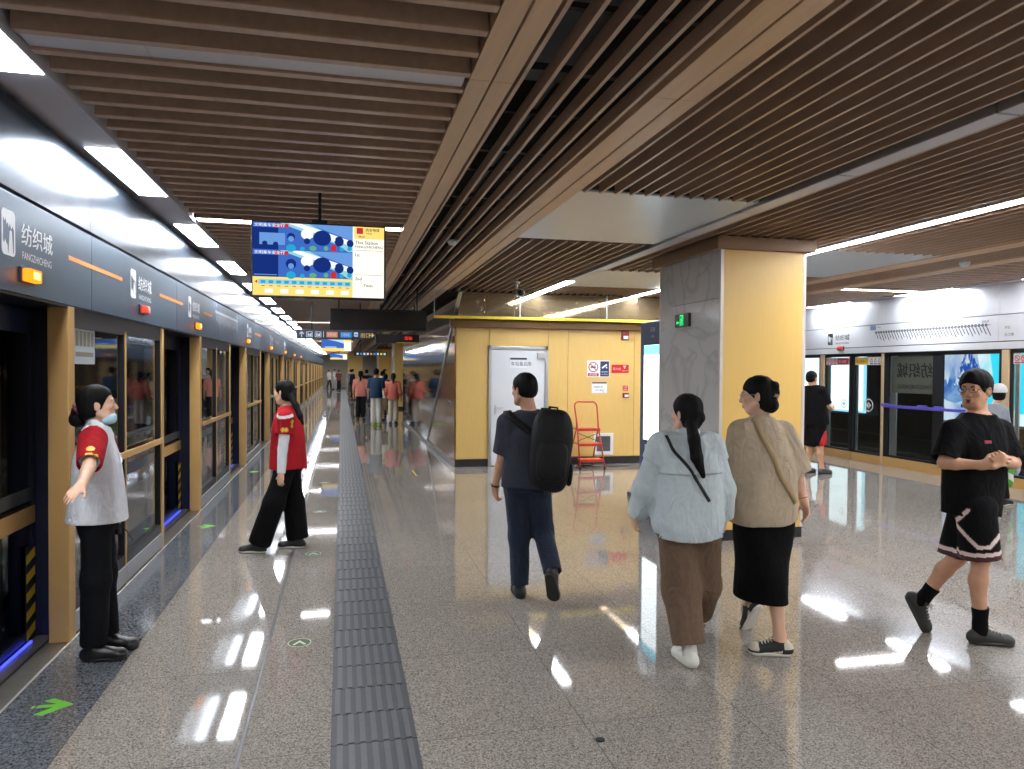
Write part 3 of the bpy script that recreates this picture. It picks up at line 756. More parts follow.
# ================================================================== SCREENS AND SIGNS OVERHEAD
def scr(name, rgb, s=1.0): return emit('screen_' + name, rgb, s)
def television(y, label, detail=True, z0=2.27, z1=2.866, x0=-0.684, x1=0.342):
    t = thing('hanging_television', label, 'television', ((x0 + x1) / 2, y, z1), 'televisions hung over the left aisle')
    m = MB(); m.box(x0, x1, y, y + 0.035, z0, z1, 0.004); m.box(x0 + 0.15, x1 - 0.15, y + 0.035, y + 0.085, z0 + 0.1, z1 - 0.1, 0.01); m.build('casing', DARKM, t)
    m = MB(); xc = (x0 + x1) / 2; m.tube([(xc, y + 0.05, z1 - 0.15), (xc, y + 0.05, 3.5)], 0.012, 10); m.box(xc - 0.06, xc + 0.06, y + 0.03, y + 0.09, z1 - 0.03, z1 + 0.03, 0.005); m.build('ceiling_mount', DARKM, t)
    W = x1 - x0 - 0.024; H = z1 - z0 - 0.032; O = (x0 + 0.012, y, z0 + 0.02); R_ = (1, 0, 0)
    def R2(m, a, b, c, d, dep): m.shape2d([(a * W, b * H), (c * W, b * H), (c * W, d * H), (a * W, d * H)], O, R_, UP, dep)
    m = MB(); R2(m, 0, 0, 1, 1, 0.001); sc = m.build('screen', scr('white', (255, 252, 238), 1.15), t)
    m = MB(); R2(m, 0, 0, 0.755, 0.255, 0.002); R2(m, 0.765, 0.83, 1, 1, 0.002); m.build('yellow_bands', scr('yellow', (255, 222, 122), 1.1), sc)
    m = MB(); R2(m, 0, 0.255, 0.755, 1, 0.002); m.build('pictures', scr('blue', (66, 112, 204), 0.95), sc)
    if not detail:
        m = MB(); m.shape2d([(0.2 * W, H), (0.755 * W, H), (0.755 * W, .66 * H), (.5 * W, .85 * H)], O, R_, UP, 0.003); R2(m, .1, .3, .5, .38, .003); m.build('pale_print', scr('pale', (190, 222, 246), 1.1), sc)
        return t
    dk = MB(); pale = MB(); wh = MB(); cy = MB(); rd = MB(); gr = MB(); sk = MB()
    for b in (0.63, 0.255):
        h = 0.37
        def Q(m, pts, dep): m.shape2d([(x * W, (b + yy * h) * H) for x, yy in pts], O, R_, UP, dep)
        def C(m, x, yy, r, dep, sx=1.0): m.shape2d([(x * W + r * sx * math.cos(k * .35), (b + yy * h) * H + r * math.sin(k * .35)) for k in range(18)], O, R_, UP, dep)
        Q(pale, [(.20, 1), (.42, 1), (.755, .30), (.755, .02), (.72, .02), (.62, .30)], 0.0030)
        Q(wh, [(.26, 1), (.36, 1), (.755, .42), (.755, .22)], 0.0034)
        Q(sk, [(.42, 1), (.755, 1), (.755, .44)], 0.0031)
        Q(dk, [(0, 0), (.19, 0), (.19, .82), (0, .82)], 0.0032)
        Q(sk, [(.05, .18), (.24, .18), (.24, .62), (.05, .62)] if b > .5 else [(.01, .06), (.18, .06), (.18, .09), (.01, .09)], 0.0036)
        if b > .5:
            C(dk, .09, .22, .020, .0040); C(dk, .17, .20, .020, .0040)
        C(dk, .285, .50, .040 if b < .5 else .03, .0042); C(sk, .285, .42, .022, .0044)
        C(cy, .285, .08, .030, .0046, 1.2)
        C(wh, .405, .62, .042, .0044, 1.1); C(dk, .405, .36, .024, .0045); Q(wh, [(.365, .52), (.45, .5), (.45, .56), (.365, .58)], .0047)
        C(dk, .52, .50, .060, .0041, 1.15); C(cy, .37, .06, .018, .0046); C(gr, .45, .10, .020, .0046, 1.4)
        C(dk, .65, .40, .040, .0041, .9); C(dk, .735, .34, .030, .0041, .9); C(wh, .605, .46, .016, .0047)
        Q(rd, [(.585, .02), (.63, .02), (.625, .26), (.59, .26)], .0046); C(gr, .55, .12, .018, .0046); C(cy, .67, .10, .016, .0046); C(cy, .73, .14, .018, .0046)
        for q in range(3): Q(rd, [(.165 + q * .037, .83), (.192 + q * .037, .83), (.192 + q * .037, .97), (.165 + q * .037, .97)], .0046)
        wh.text('文明乘车安全行', (O[0] + .012 * W, y, O[2] + (b + .84 * h) * H), R_, UP, .027, 1.13, .005, .02)
    for q in range(12):
        x = 0.06 + q * 0.058; cy.shape2d([(x * W, .165 * H), ((x + .034) * W, .165 * H), ((x + .034) * W, .205 * H), (x * W, .205 * H)], O, R_, UP, .003)
        rd.shape2d([((x + .004) * W, .125 * H), ((x + .03) * W, .125 * H), ((x + .03) * W, .135 * H), ((x + .004) * W, .135 * H)], O, R_, UP, .003)
    R2(pale, .04, .15, .745, .22, .0025)
    for q in range(6): R2(wh, .09 + q * .115, .03, .15 + q * .115, .09, .003)
    R2(rd, .785, .90, .835, .985, .003)
    rd.shape2d([(.015 * W, .185 * H), (.035 * W, .21 * H), (.035 * W, .16 * H)], O, R_, UP, .003)
    for mb, nm, c, s in ((dk, 'dark_print', (26, 52, 132), .9), (pale, 'pale_print', (150, 214, 232), 1.0), (wh, 'white_print', (244, 248, 250), 1.1), (cy, 'cyan_print', (40, 170, 214), 1.0), (rd, 'red_print', (206, 50, 60), 1.0), (gr, 'green_print', (98, 176, 140), 1.0), (sk, 'sky_print', (110, 158, 226), 1.0)):
        mb.build(nm, scr(nm, c, s), sc)
    m = MB(); XO = O[0]; ZO = O[2]
    def T(s_, fx, fz, h): m.text(s_, (XO + fx * W, y, ZO + fz * H), R_, UP, h, 1.0, .0035, .022)
    T('西安地铁', .855, .935, .026); T('9号线', .86, .895, .016); T('08:42', .80, .845, .016); m.build('header_text', scr('ink', (120, 80, 20), .5), sc)
    m = MB(); T('This Station', .775, .755, .026); T('FANGZHICHENG', .775, .70, .020); T('1st', .775, .58, .024); T('2nd', .775, .245, .024); T('7min', .84, .15, .026); R2(m, .775, .32, .99, .325, .003); R2(m, .775, .665, .99, .67, .003)
    m.build('arrival_text', scr('grey_ink', (110, 108, 116), .6), sc)
    return t
television(6.0, 'large television showing blue cartoon pictures, hung nearest over the left aisle')
television(26.5, 'small far television hung just below the wayfinding sign', False, 2.33, 2.76)
television(46.0, 'smallest far television hung below the other two screens', False, 2.28, 2.66)

t = thing('led_board', 'dark blank display board hung over the tactile strip', 'display board', (0.64, 13.0, 2.76))
m = MB(); m.box(-0.195, 1.47, 13.0, 13.16, 2.386, 2.762, 0.006); m.build('casing', mat('board_black', (34, 34, 37), 0.35), t)
m = MB(); m.box(-0.17, 1.445, 12.996, 13.0, 2.41, 2.74)
for k in range(34): m.box(-0.16 + k * .047, -0.157 + k * .047, 12.994, 12.996, 2.41, 2.74)
m.build('display', mat('display_black', (24, 25, 28), 0.25), t)
for x in (-.05, 1.3): m = MB(); m.tube([(x, 13.08, 2.76), (x, 13.08, 3.6)], .014); m.build('hanger', DARKM, t)

def wayfinding(x0, x1, y, z0, z1, label, detail=True):
    t = thing('wayfinding_sign', label, 'direction sign', (x0, y, z1), 'hanging direction signs')
    m = MB(); m.box(x0, x1, y, y + 0.10, z0, z1, 0.004); m.build('casing', mat('sign_navy', (30, 36, 52), 0.35), t)
    for x in (x0 + .3, x1 - .3): m = MB(); m.tube([(x, y + .05, z1), (x, y + .05, 3.6)], .012, 8); m.build('hanger', DARKM, t)
    h = z1 - z0; O = (x0, y, z0); R_ = (1, 0, 0); s = h * .62; b = h * .19
    W_ = emit('sign_white', (214, 228, 240), .8); m = MB(); bl = MB(); og = MB(); ye = MB()
    def arrow(mb, cx, ang):
        c, n = math.cos(ang), math.sin(ang); pts = [(-.5, -.06), (.22, -.06), (-.02, -.32), (.12, -.40), (.5, 0), (.12, .40), (-.02, .32), (.22, .06), (-.5, .06)]
        mb.shape2d([(cx + (x * c - yy * n) * s, h / 2 + (x * n + yy * c) * s) for x, yy in pts], O, R_, UP, .002)
    def sq(mb, x, w): mb.shape2d(rrect(x, b, x + w, b + s, .01), O, R_, UP, .002)
    if detail:
        arrow(m, .10, math.pi / 2)
        for x in (.19, .36):
            m.ring2d(rrect(x, b, x + .125, b + s, .012), rrect(x + .01, b + .01, x + .115, b + s - .01, .008), O, R_, UP, .002)
            m.shape2d(circ(x + .04, b + s * .72, .012, 10), O, R_, UP, .002); m.shape2d([(x + .03, b + .02), (x + .05, b + .02), (x + .055, b + s * .6), (x + .022, b + s * .6)], O, R_, UP, .002)
            m.shape2d([(x + .06, b + .02), (x + .105, b + .02), (x + .105, b + s * .8), (x + .06, b + s * .5)], O, R_, UP, .002)
        m.shape2d([(.525, b), (.535, b), (.535, b + s), (.525, b + s)], O, R_, UP, .002)
        sq(og, .59, .22); sq(bl, .87, .22)
        m.text('9号线', (x0 + .612, y, z0 + b + .025), R_, UP, s * .55, 1, .003); m.text('1号线', (x0 + .892, y, z0 + b + .025), R_, UP, s * .55, 1, .003)
        m.shape2d(rrect(1.14, b + .02, 1.22, b + s, .02), O, R_, UP, .002); bl.shape2d([(1.15, b + .045), (1.21, b + .045), (1.21, b + s * .7), (1.15, b + s * .7)], O, R_, UP, .003)
        ye.text('出口', (x0 + 1.275, y, z0 + b + .005), R_, UP, s * .85, 1, .002); arrow(ye, 1.49, 0)
    else:
        for k in range(9): sq([m, bl, m, m, og, bl, m, ye, m][k], .1 + k * .16, .10)
    m.build('white_symbols', W_, t); bl.build('blue_symbols', emit('sign_blue', (70, 150, 226), .8), t); og.build('orange_symbols', emit('sign_orange', (232, 150, 110), .8), t); ye.build('yellow_symbols', emit('sign_yellow', (240, 214, 110), .8), t)
    return t
wayfinding(-0.89, 0.675, 15.5, 2.332, 2.515, 'navy direction sign with orange and blue line numbers below the dark board')
wayfinding(0.60, 2.15, 36.0, 2.37, 2.54, 'far navy direction sign with small coloured symbols beyond the mirrored wall', False)
t = thing('led_board', 'small black board with red lit characters beside the mirrored wall', 'display board', (1.15, 15.6, 2.45))
m = MB(); m.box(0.69, 1.60, 15.6, 15.7, 2.27, 2.455, .004); m.build('casing', mat('board_black', (34, 34, 37), 0.35), t)
m = MB(); m.text('出站', (1.30, 15.6, 2.345), (1, 0, 0), UP, .075, 1, .002); m.build('lit_characters', emit('led_red', (255, 50, 40), 1.5), t)
m = MB(); m.box(1.12, 1.60, 15.59, 15.6, 2.272, 2.292); m.build('yellow_edge', INKY, t)
for x in (.8, 1.5): m = MB(); m.tube([(x, 15.65, 2.45), (x, 15.65, 3.6)], .012); m.build('hanger', DARKM, t)

# glass smoke curtain with a yellow lower edge
t = thing('smoke_curtain', 'hanging glass smoke curtain with yellow lower edge before the bronze bulkhead', 'smoke curtain', (4.1, 12.45, 2.6))
m = MB()
for a, b in ((1.53, 3.02), (3.03, 4.62), (4.63, 6.22), (6.23, 6.9)): m.box(a, b, 12.44, 12.452, 2.63, 3.079)
m.build('glass_pane', CURT, t)
m = MB(); m.box(1.53, 6.9, 12.425, 12.467, 2.598, 2.645, 0.004); m.build('yellow_edge', mat('curtain_yellow', (236, 206, 60), 0.35), t)
for x in (1.53, 3.025, 4.625, 6.225): m = MB(); m.box(x - .005, x + .005, 12.43, 12.462, 2.60, 3.079); m.build('clamp', SILVER, t)

# cameras and detectors
t = thing('security_camera', 'grey bullet security camera hung from the slats before the bulkhead', 'camera', (2.62, 11.0, ZC))
m = MB(); m.tube([(2.62, 11.0, 3.2), (2.62, 11.0, 2.97)], .022, 12); m.lathe((2.62, 11, 3.08), (0, 0, -1), [(0, .05), (.03, .05), (.04, .03)]); m.tube([(2.62, 11.0, 2.98), (2.64, 10.96, 2.93)], .016, 8); m.build('bracket', PLASTW, t, True)
m = MB(); m.lathe((2.665, 11.06, 2.935), (-0.10, -1, -0.18), [(0, .035), (.02, .055), (.26, .058), (.265, .05)], 20); m.build('body', mat('camera_grey', (176, 184, 192), .35), t, True)
m = MB(); m.lathe((2.639, 10.802, 2.888), (-0.10, -1, -0.18), [(0, .047), (.004, .045), (.006, .02)], 20); m.build('lens', mat('lens_dark', (22, 34, 48), .08), t, True)
t = thing('smoke_detector', 'white detector hung between the long slats of the centre bay', 'detector', (1.143, 7.72, 3.06))
m = MB(); m.tube([(1.137, 7.72, 3.55), (1.137, 7.72, 3.10)], .008, 8); m.build('cable', RUBBER, t)
m = MB(); m.lathe((1.137, 7.72, 3.045), (0, 0, 1), [(-.01, .03), (0, .042), (.02, .055), (.045, .055), (.05, .035)]); m.build('housing', PLASTW, t, True)
t = thing('smoke_detector', 'white detector on the right wood beam near the white ceiling panel', 'detector', (7.40, 7.5, 3.06))
m = MB(); m.lathe((7.40, 7.5, 3.03), (0, 0, 1), [(-.01, .03), (0, .045), (.03, .062), (.055, .062), (.06, .04)]); m.build('housing', PLASTW, t, True)
m = MB(); m.tube([(7.40, 7.5, 3.09), (7.40, 7.5, 3.4)], .012, 8); m.build('stem', PLASTW, t)

# exit sign on the marble side of the column
t = thing('exit_sign', 'small dark exit sign with green running figure on the marble column side', 'exit sign', (3.72, 7.55, 2.29))
m = MB(); m.box(3.69, 3.722, 7.39, 7.725, 2.215, 2.362, .004); m.build('casing', mat('exit_grey', (62, 70, 66), .3), t)
EG = emit('exit_green', (40, 240, 120), 1.6); m = MB(); E0 = (3.69, 7.71, 2.222)
m.ring2d(rrect(.115, .01, .20, .125, .004), rrect(.125, .012, .19, .115, .003), E0, RR, UP, .002)
m.shape2d(circ(.175, .10, .012, 12), E0, RR, UP, .003)
m.shape2d([(.14, .085), (.17, .088), (.185, .06), (.178, .055), (.168, .07), (.165, .05), (.182, .03), (.175, .012), (.165, .015), (.168, .028), (.15, .045), (.14, .015), (.122, .012), (.122, .022), (.132, .025), (.148, .07), (.135, .072)], E0, RR, UP, .003)
m.shape2d([(.03, .045), (.055, .07), (.055, .053), (.095, .053), (.095, .037), (.055, .037), (.055, .02)], E0, RR, UP, .003)
m.build('running_figure', EG, t)

# ================================================================== ON THE GOLD WALL
F0 = BY
FR = (1, 0, 0)
t = thing('door_plate', 'small white name plate with dark header on the white steel door', 'sign', (3.1, F0, 1.8))
m = MB(); m.box(2.94, 3.26, F0 - .026, F0 - .018, 1.76, 1.95, .002); m.build('plate', PAPER, t)
m = MB(); m.box(2.945, 3.255, F0 - .028, F0 - .025, 1.91, 1.945); m.text('车站备品库', (2.965, F0 - .0262, 1.80), FR, UP, .075, .95); m.build('lettering', mat('print_slate', (60, 66, 84), .5), t)
t = thing('no_smoking_sign', 'white no smoking sign with red bar on the gold wall', 'sign', (4.53, F0, 1.7))
m = MB(); m.box(4.405, 4.648, F0 - .006, F0, 1.605, 1.915, .001); m.build('plate', PAPER, t)
m = MB(); c = (4.525, F0 - .006, 1.79); m.ring2d(circ(0, 0, .095, 28), circ(0, 0, .078, 28), c, FR, UP); m.shape2d([(-.062, .05), (-.05, .062), (.062, -.05), (.05, -.062)], c, FR, UP, .002)
m.shape2d([(-.105, -.17), (.105, -.17), (.105, -.115), (-.105, -.115)], c, FR, UP); m.build('red_marks', INKR, t)
m = MB(); m.shape2d([(-.055, -.015), (.045, -.015), (.045, .012), (-.055, .012)], c, FR, UP, .0012); m.shape2d([(.03, .02), (.05, .05), (.045, .055), (.02, .03)], c, FR, UP, .0012); m.build('cigarette', INKK, t)
m = MB(); m.text('请勿吸烟', (4.445, F0 - .006, 1.630), FR, UP, .035, 1, .003); m.build('lettering', INKW, t)
t = thing('surveillance_sign', 'navy camera notice beside the no smoking sign', 'sign', (4.74, F0, 1.7))
m = MB(); m.box(4.65, 4.842, F0 - .006, F0, 1.605, 1.915, .001); m.build('border', PAPER, t)
m = MB(); m.box(4.660, 4.832, F0 - .008, F0 - .005, 1.617, 1.898); m.build('plate', INKB, t)
m = MB(); c = (4.745, F0 - .008, 1.80); m.shape2d([(-.06, -.015), (-.045, -.04), (.05, .02), (.035, .05)], c, FR, UP); m.shape2d([(.02, -.03), (.05, -.03), (.05, -.01), (.035, .0)], c, FR, UP)
m.text('监控区域', (4.684, F0 - .008, 1.69), FR, UP, .028); m.text('24小时录像', (4.684, F0 - .008, 1.645), FR, UP, .022); m.build('white_marks', INKW, t)
t = thing('fire_sign', 'red fire hydrant sign with white icon on the gold wall', 'sign', (5.05, F0, 1.76))
m = MB(); m.box(4.884, 5.222, F0 - .006, F0, 1.684, 1.838, .001); m.build('plate', mat('sign_red', (200, 26, 30), .4), t)
m = MB(); m.text('消火栓', (4.90, F0 - .006, 1.735), FR, UP, .052); c = (5.14, F0 - .006, 1.79); m.shape2d([(-.028, .03), (.028, .03), (.028, .012), (.012, 0), (.01, -.025), (-.01, -.025), (-.012, 0), (-.028, .012)], c, FR, UP)
m.text('FIRE 119', (5.09, F0 - .006, 1.715), FR, UP, .022); m.build('lettering', mat('print_pink', (238, 190, 190), .5), t)
t = thing('notice_plate', 'white notice with dark header below the no smoking sign', 'sign', (4.65, F0, 1.4))
m = MB(); m.box(4.498, 4.797, F0 - .005, F0, 1.308, 1.518, .001); m.build('plate', PAPER, t)
m = MB(); m.box(4.503, 4.792, F0 - .0065, F0 - .004, 1.486, 1.514); m.text('设备区域', (4.535, F0 - .005, 1.405), FR, UP, .038, 1.1); m.text('闲人免进', (4.575, F0 - .005, 1.345), FR, UP, .034, 1.1); m.text('FZC-12', (4.70, F0 - .005, 1.318), FR, UP, .014); m.build('lettering', mat('print_slate', (60, 66, 84), .5), t)
t = thing('alarm_sticker', 'small red and white sticker above the fire alarm button', 'sticker', (5.16, F0, 1.4))
m = MB(); m.box(5.109, 5.209, F0 - .003, F0, 1.346, 1.447); m.build('sheet', mat('sign_red', (200, 26, 30), .4), t)
m = MB(); m.text('火警', (5.118, F0 - .003, 1.402), FR, UP, .034); m.text('按钮', (5.118, F0 - .003, 1.355), FR, UP, .034); m.build('lettering', PAPER, t)
t = thing('alarm_button', 'dark red fire alarm button box on the gold wall', 'alarm', (5.16, F0, 1.27))
m = MB(); m.box(5.106, 5.218, F0 - .045, F0, 1.224, 1.312, .006); m.build('box', mat('alarm_red', (120, 30, 30), .4), t)
m = MB(); m.box(5.128, 5.208, F0 - .05, F0 - .044, 1.24, 1.282, .002); m.build('press_plate', PAPER, t)
t = thing('fire_alarm', 'dark red fire alarm sounder high on the gold wall', 'alarm', (5.13, F0, 2.4))
m = MB(); m.box(5.066, 5.202, F0 - .06, F0, 2.302, 2.47, .008); m.build('housing', mat('alarm_red', (120, 30, 30), .4), t)
m = MB(); m.box(5.09, 5.182, F0 - .07, F0 - .058, 2.315, 2.37, .006); m.build('strobe', PAPER, t)
t = thing('vent_grille', 'white framed louvre vent low on the gold wall behind the red ladder', 'vent', (4.73, F0, .37))
m = MB()
for a, b, c, d in ((4.543, 4.602, .168, .567), (4.868, 4.925, .168, .567), (4.6, 4.87, .168, .225), (4.6, 4.87, .51, .567)): m.box(a, b, F0 - .02, F0, c, d, .002)
m.build('frame', PLASTW, t)
m = MB()
for k in range(12): z = .235 + k * .023; m.quad((4.602, F0 - .016, z + .018), (4.868, F0 - .016, z + .018), (4.868, F0 - .004, z), (4.602, F0 - .004, z))
m.box(4.6, 4.87, F0 - .003, F0 - .001, .225, .51)
m.build('louvres', mat('louvre_grey', (120, 122, 124), .5), t)
t = thing('wall_knob', 'small steel key box on the bronze side of the gold room', 'key box', (1.94, 13.4, 1.1))
m = MB(); m.box(1.915, 1.945, 13.25, 13.42, 1.07, 1.15, .004); m.build('box', SILVER, t); m = MB(); m.box(1.912, 1.916, 13.28, 13.40, 1.085, 1.135); m.build('front', BASEB, t)

# red step ladder leaning open in front of the gold wall
t = thing('step_ladder', 'red folding step ladder with hooped handle standing before the gold wall', 'ladder', (4.28, 12.4, 0))
fx0, fx1 = 4.035, 4.475
def fr(z): return 12.09 + 0.42 * z / 1.16                     # front rails lean back
def ins(z): return 0.028 * min(z, 0.75) / 0.75
m = MB()
pts = [(fx0, fr(0.03), 0.03), (fx0 + .015, fr(.4), .4), (fx0 + .03, fr(.72), .72), (fx0 + .015, fr(1.08), 1.08), (fx0 + .03, fr(1.135), 1.135), (fx0 + .075, fr(1.165), 1.165),
       (fx1 - .065, fr(1.165), 1.165), (fx1 - .02, fr(1.135), 1.135), (fx1 - .005, fr(1.08), 1.08), (fx1 - .02, fr(.72), .72), (fx1 - .005, fr(.4), .4), (fx1 + .01, fr(.03), .03)]
m.tube(pts, .0145, 10); m.build('front_frame', REDP, t, True)
for s_ in (0, 1):
    x = fx0 - .02 if s_ == 0 else fx1 + .01; xt = fx0 + .02 if s_ == 0 else fx1 - .02
    m = MB(); m.tube([(xt, fr(.85), .85), (xt, fr(.7) + .03, .70), (x, 12.74, .03)], .012, 8); m.build('rear_leg', REDP, t, True)
for y_, z_ in ((12.68, .16), (12.59, .42)): m = MB(); m.tube([(fx0 - .008, y_, z_), (fx1 + .003, y_, z_)], .010, 8); m.build('rear_brace', REDP, t, True)
for z, dp in ((.165, .20), (.43, .20), (.69, .26)):
    m = MB(); y = fr(z); m.box(fx0 + .02, fx1 - .01, y - .03, y - .03 + dp, z - .012, z + .012, .006); m.box(fx0 + .01, fx1, y - .034, y - .02, z - .035, z + .012, .004)
    m.build('step', REDP, t)
    m = MB(); m.box(fx0 + .05, fx1 - .04, y - .015, y - .045 + dp, z + .012, z + .016); m.build('tread', mat('tread_tan', (206, 120, 70), .7), t)
m = MB(); m.tube([(fx0 + .03, fr(.62), .62), (fx1 - .03, fr(.5) + .1, .47)], .006, 6); m.tube([(fx1 - .03, fr(.62), .62), (fx0 + .03, fr(.5) + .1, .47)], .006, 6); m.build('cross_brace', RUBBER, t)
for x, y in ((fx0, fr(0)), (fx1 + .01, fr(0)), (fx0 - .02, 12.74), (fx1 + .01, 12.74)):
    m = MB(); m.lathe((x, y, 0), (0, 0, 1), [(0, .02), (.02, .022), (.05, .018)], 12); m.build('foot', RUBBER, t)
m = MB(); m.tube([(3.70, 12.62, .012), (3.86, 12.45, .012), (3.98, 12.30, .012), (4.14, 12.36, .012), (4.24, 12.44, .012), (4.45, 12.43, .012), (4.75, 12.40, .012), (5.1, 12.5, .012)], .007, 8)
tag(m.build('power_cable', RUBBER, smooth=True, origin=(4.2, 12.4, 0)), 'black cable lying on the floor under the red step ladder', 'cable')
t = thing('power_strip', 'small black power strip on the floor under the red step ladder', 'power strip', (4.28, 12.5, 0))
m = MB(); m.box(4.18, 4.40, 12.50, 12.56, 0.0, .035, .006); m.build('casing', RUBBER, t); m = MB()
for k in range(3): m.box(4.20 + k * .06, 4.235 + k * .06, 12.51, 12.55, .034, .037)
m.build('sockets', DUCT, t)

# ---- blue totem beside the column
t = thing('information_kiosk', 'blue information totem with a bright white screen behind the marble column', 'information kiosk', (4.1, 8.85, 0))
m = MB(); m.box(4.0, 4.24, 8.30, 9.43, .06, 2.385, .012); m.build('body', BLUEP, t)
m = MB(); m.box(3.84, 4.40, 8.26, 9.47, 0.0, .065, .008); m.build('foot', mat('kiosk_foot', (28, 52, 96), .35), t)
m = MB(); m.box(3.992, 4.0, 8.38, 9.29, .77, 2.09); m.build('screen_frame', DARKM, t)
m = MB(); m.box(3.986, 3.992, 8.42, 9.272, .80, 2.068); m.build('screen', emit('kiosk_white', (236, 248, 255), 4.0), t)
m = MB(); m.box(3.9855, 3.9865, 8.42, 9.272, 1.94, 2.066); m.build('screen_header', emit('kiosk_cyan', (130, 224, 250), 2.2), t)
m = MB(); m.text('问询', (4.0, 9.09, 2.235), RR, UP, .07, 1, .003); m.text('INFO', (4.0, 9.07, 2.165), RR, UP, .03, 1, .003); m.build('lettering', mat('print_pale', (176, 190, 206), .5), t)
m = MB(); m.box(3.975, 4.0, 9.12, 9.20, .62, .74, .004); m.build('card_slot', mat('slot_white', (196, 204, 214), .4), t)

# ---- light boxes across the right track
def light_box(y0, y1, label, art):
    t = thing('advertising_light_box', label, 'light box', (13.9, (y0 + y1) / 2, 1.4), 'light boxes on the right tunnel wall')
    z0, z1 = .64, 2.5
    m = MB(); m.box(13.62, 13.96, y0 - .06, y1 + .06, z0 - .06, z1 + .06, .01); m.build('casing', mat('lightbox_grey', (120, 130, 150), .4), t)
    X = 13.62; O = (X, y1, z0); W = y1 - y0; H = z1 - z0
    m = MB(); m.shape2d([(0, 0), (W, 0), (W, H), (0, H)], O, RR, UP, .002)
    if art == 'white':
        s = m.build('poster', emit('poster_white', (232, 250, 255), 1.9), t)
        m = MB(); m.shape2d([(0, 0), (W, 0), (W, .05), (0, .05)], O, RR, UP, .004); m.shape2d([(W - .12, 0), (W, 0), (W, H), (W - .12, H)], O, RR, UP, .004); m.build('pale_edge', emit('poster_edge', (150, 226, 246), 1.5), s)
    else:
        s = m.build('poster', emit('poster_sky', (40, 214, 246), 1.4), t)
        def P(nm, c, st, polys, dep):
            mb = MB()
            for q in polys: mb.shape2d([(x * W, yy * H) for x, yy in q], O, RR, UP, dep)
            mb.build(nm, emit('poster_' + nm, c, st), s)
        rnd = random.Random(5)
        def ridge(x0, x1, f, n, rough):
            pts = [(x0 + (x1 - x0) * k / n, f(k / n)) for k in range(n + 1)]
            return [(x, max(0.02, yy + rnd.uniform(-rough, rough))) for x, yy in pts]
        def P(nm, m_, poly, dep):
            k_ = 1.0 if nm == 'water' else .52
            mb = MB(); mb.shape2d([(x * W * k_, yy * H) for x, yy in poly], O, RR, UP, dep); mb.build(nm, m_, s)
        P('haze', emit_mix('poster_haze', (140, 172, 226), (222, 236, 250), 1.1, 1.3), [(0, 0), (.40, 0), (.44, .4), (.37, .7), (.33, 1), (0, 1)], .004)
        P('glow', emit_mix('poster_glow', (120, 232, 250), (236, 250, 255), 1.25, .9), [(.33, 1), (.37, .7), (.44, .4), (.50, .55), (.47, .8), (.50, 1)], .005)
        far_ = ridge(.02, .24, lambda k: .34 + .26 * math.sin(k * 3.14) + .06 * math.sin(k * 17), 26, .03)
        P('far_range', emit_mix('poster_far_range', (66, 122, 206), (150, 188, 236), 1.0, 3.5, .35, .65), far_ + [(.24, .26), (.16, .22), (.08, .24), (.02, .28)], .007)
        peak = ridge(.13, .37, lambda k: .42 + .50 * math.sin(min(1, k * 1.25) * 1.9) ** 1.5 * (1 - max(0, k - .62) * 1.3), 30, .035)
        P('peak', emit_mix('poster_peak', (30, 92, 190), (228, 240, 252), 1.05, 4.5, .47, .58, (1, 1.6, .8)), peak + [(.33, .45), (.27, .40), (.22, .50), (.17, .42)], .009)
        P('water', emit_mix('poster_water', (96, 224, 248), (230, 250, 255), 1.3, 1.2), [(.23, 0), (1, 0)] + [(1 - .77 * k / 20, .20 + .07 * math.sin(k * 1.1)) for k in range(21)], .006)
        P('lettering_block', emit('poster_letters', (50, 80, 140), .6), [(.21, .17), (.25, .17), (.25, .21), (.21, .21)], .012)
    return t
light_box(8.95, 14.42, 'blue light box with a snowy mountain behind the person in white-lined shorts', 'mountain')
light_box(16.9, 22.4, 'bright white light box across the track beside the gold column', 'white')
light_box(25.0, 30.5, 'far white light box beyond the gold column', 'white')
light_box(1.0, 6.5, 'white light box across the track outside the right edge', 'white')

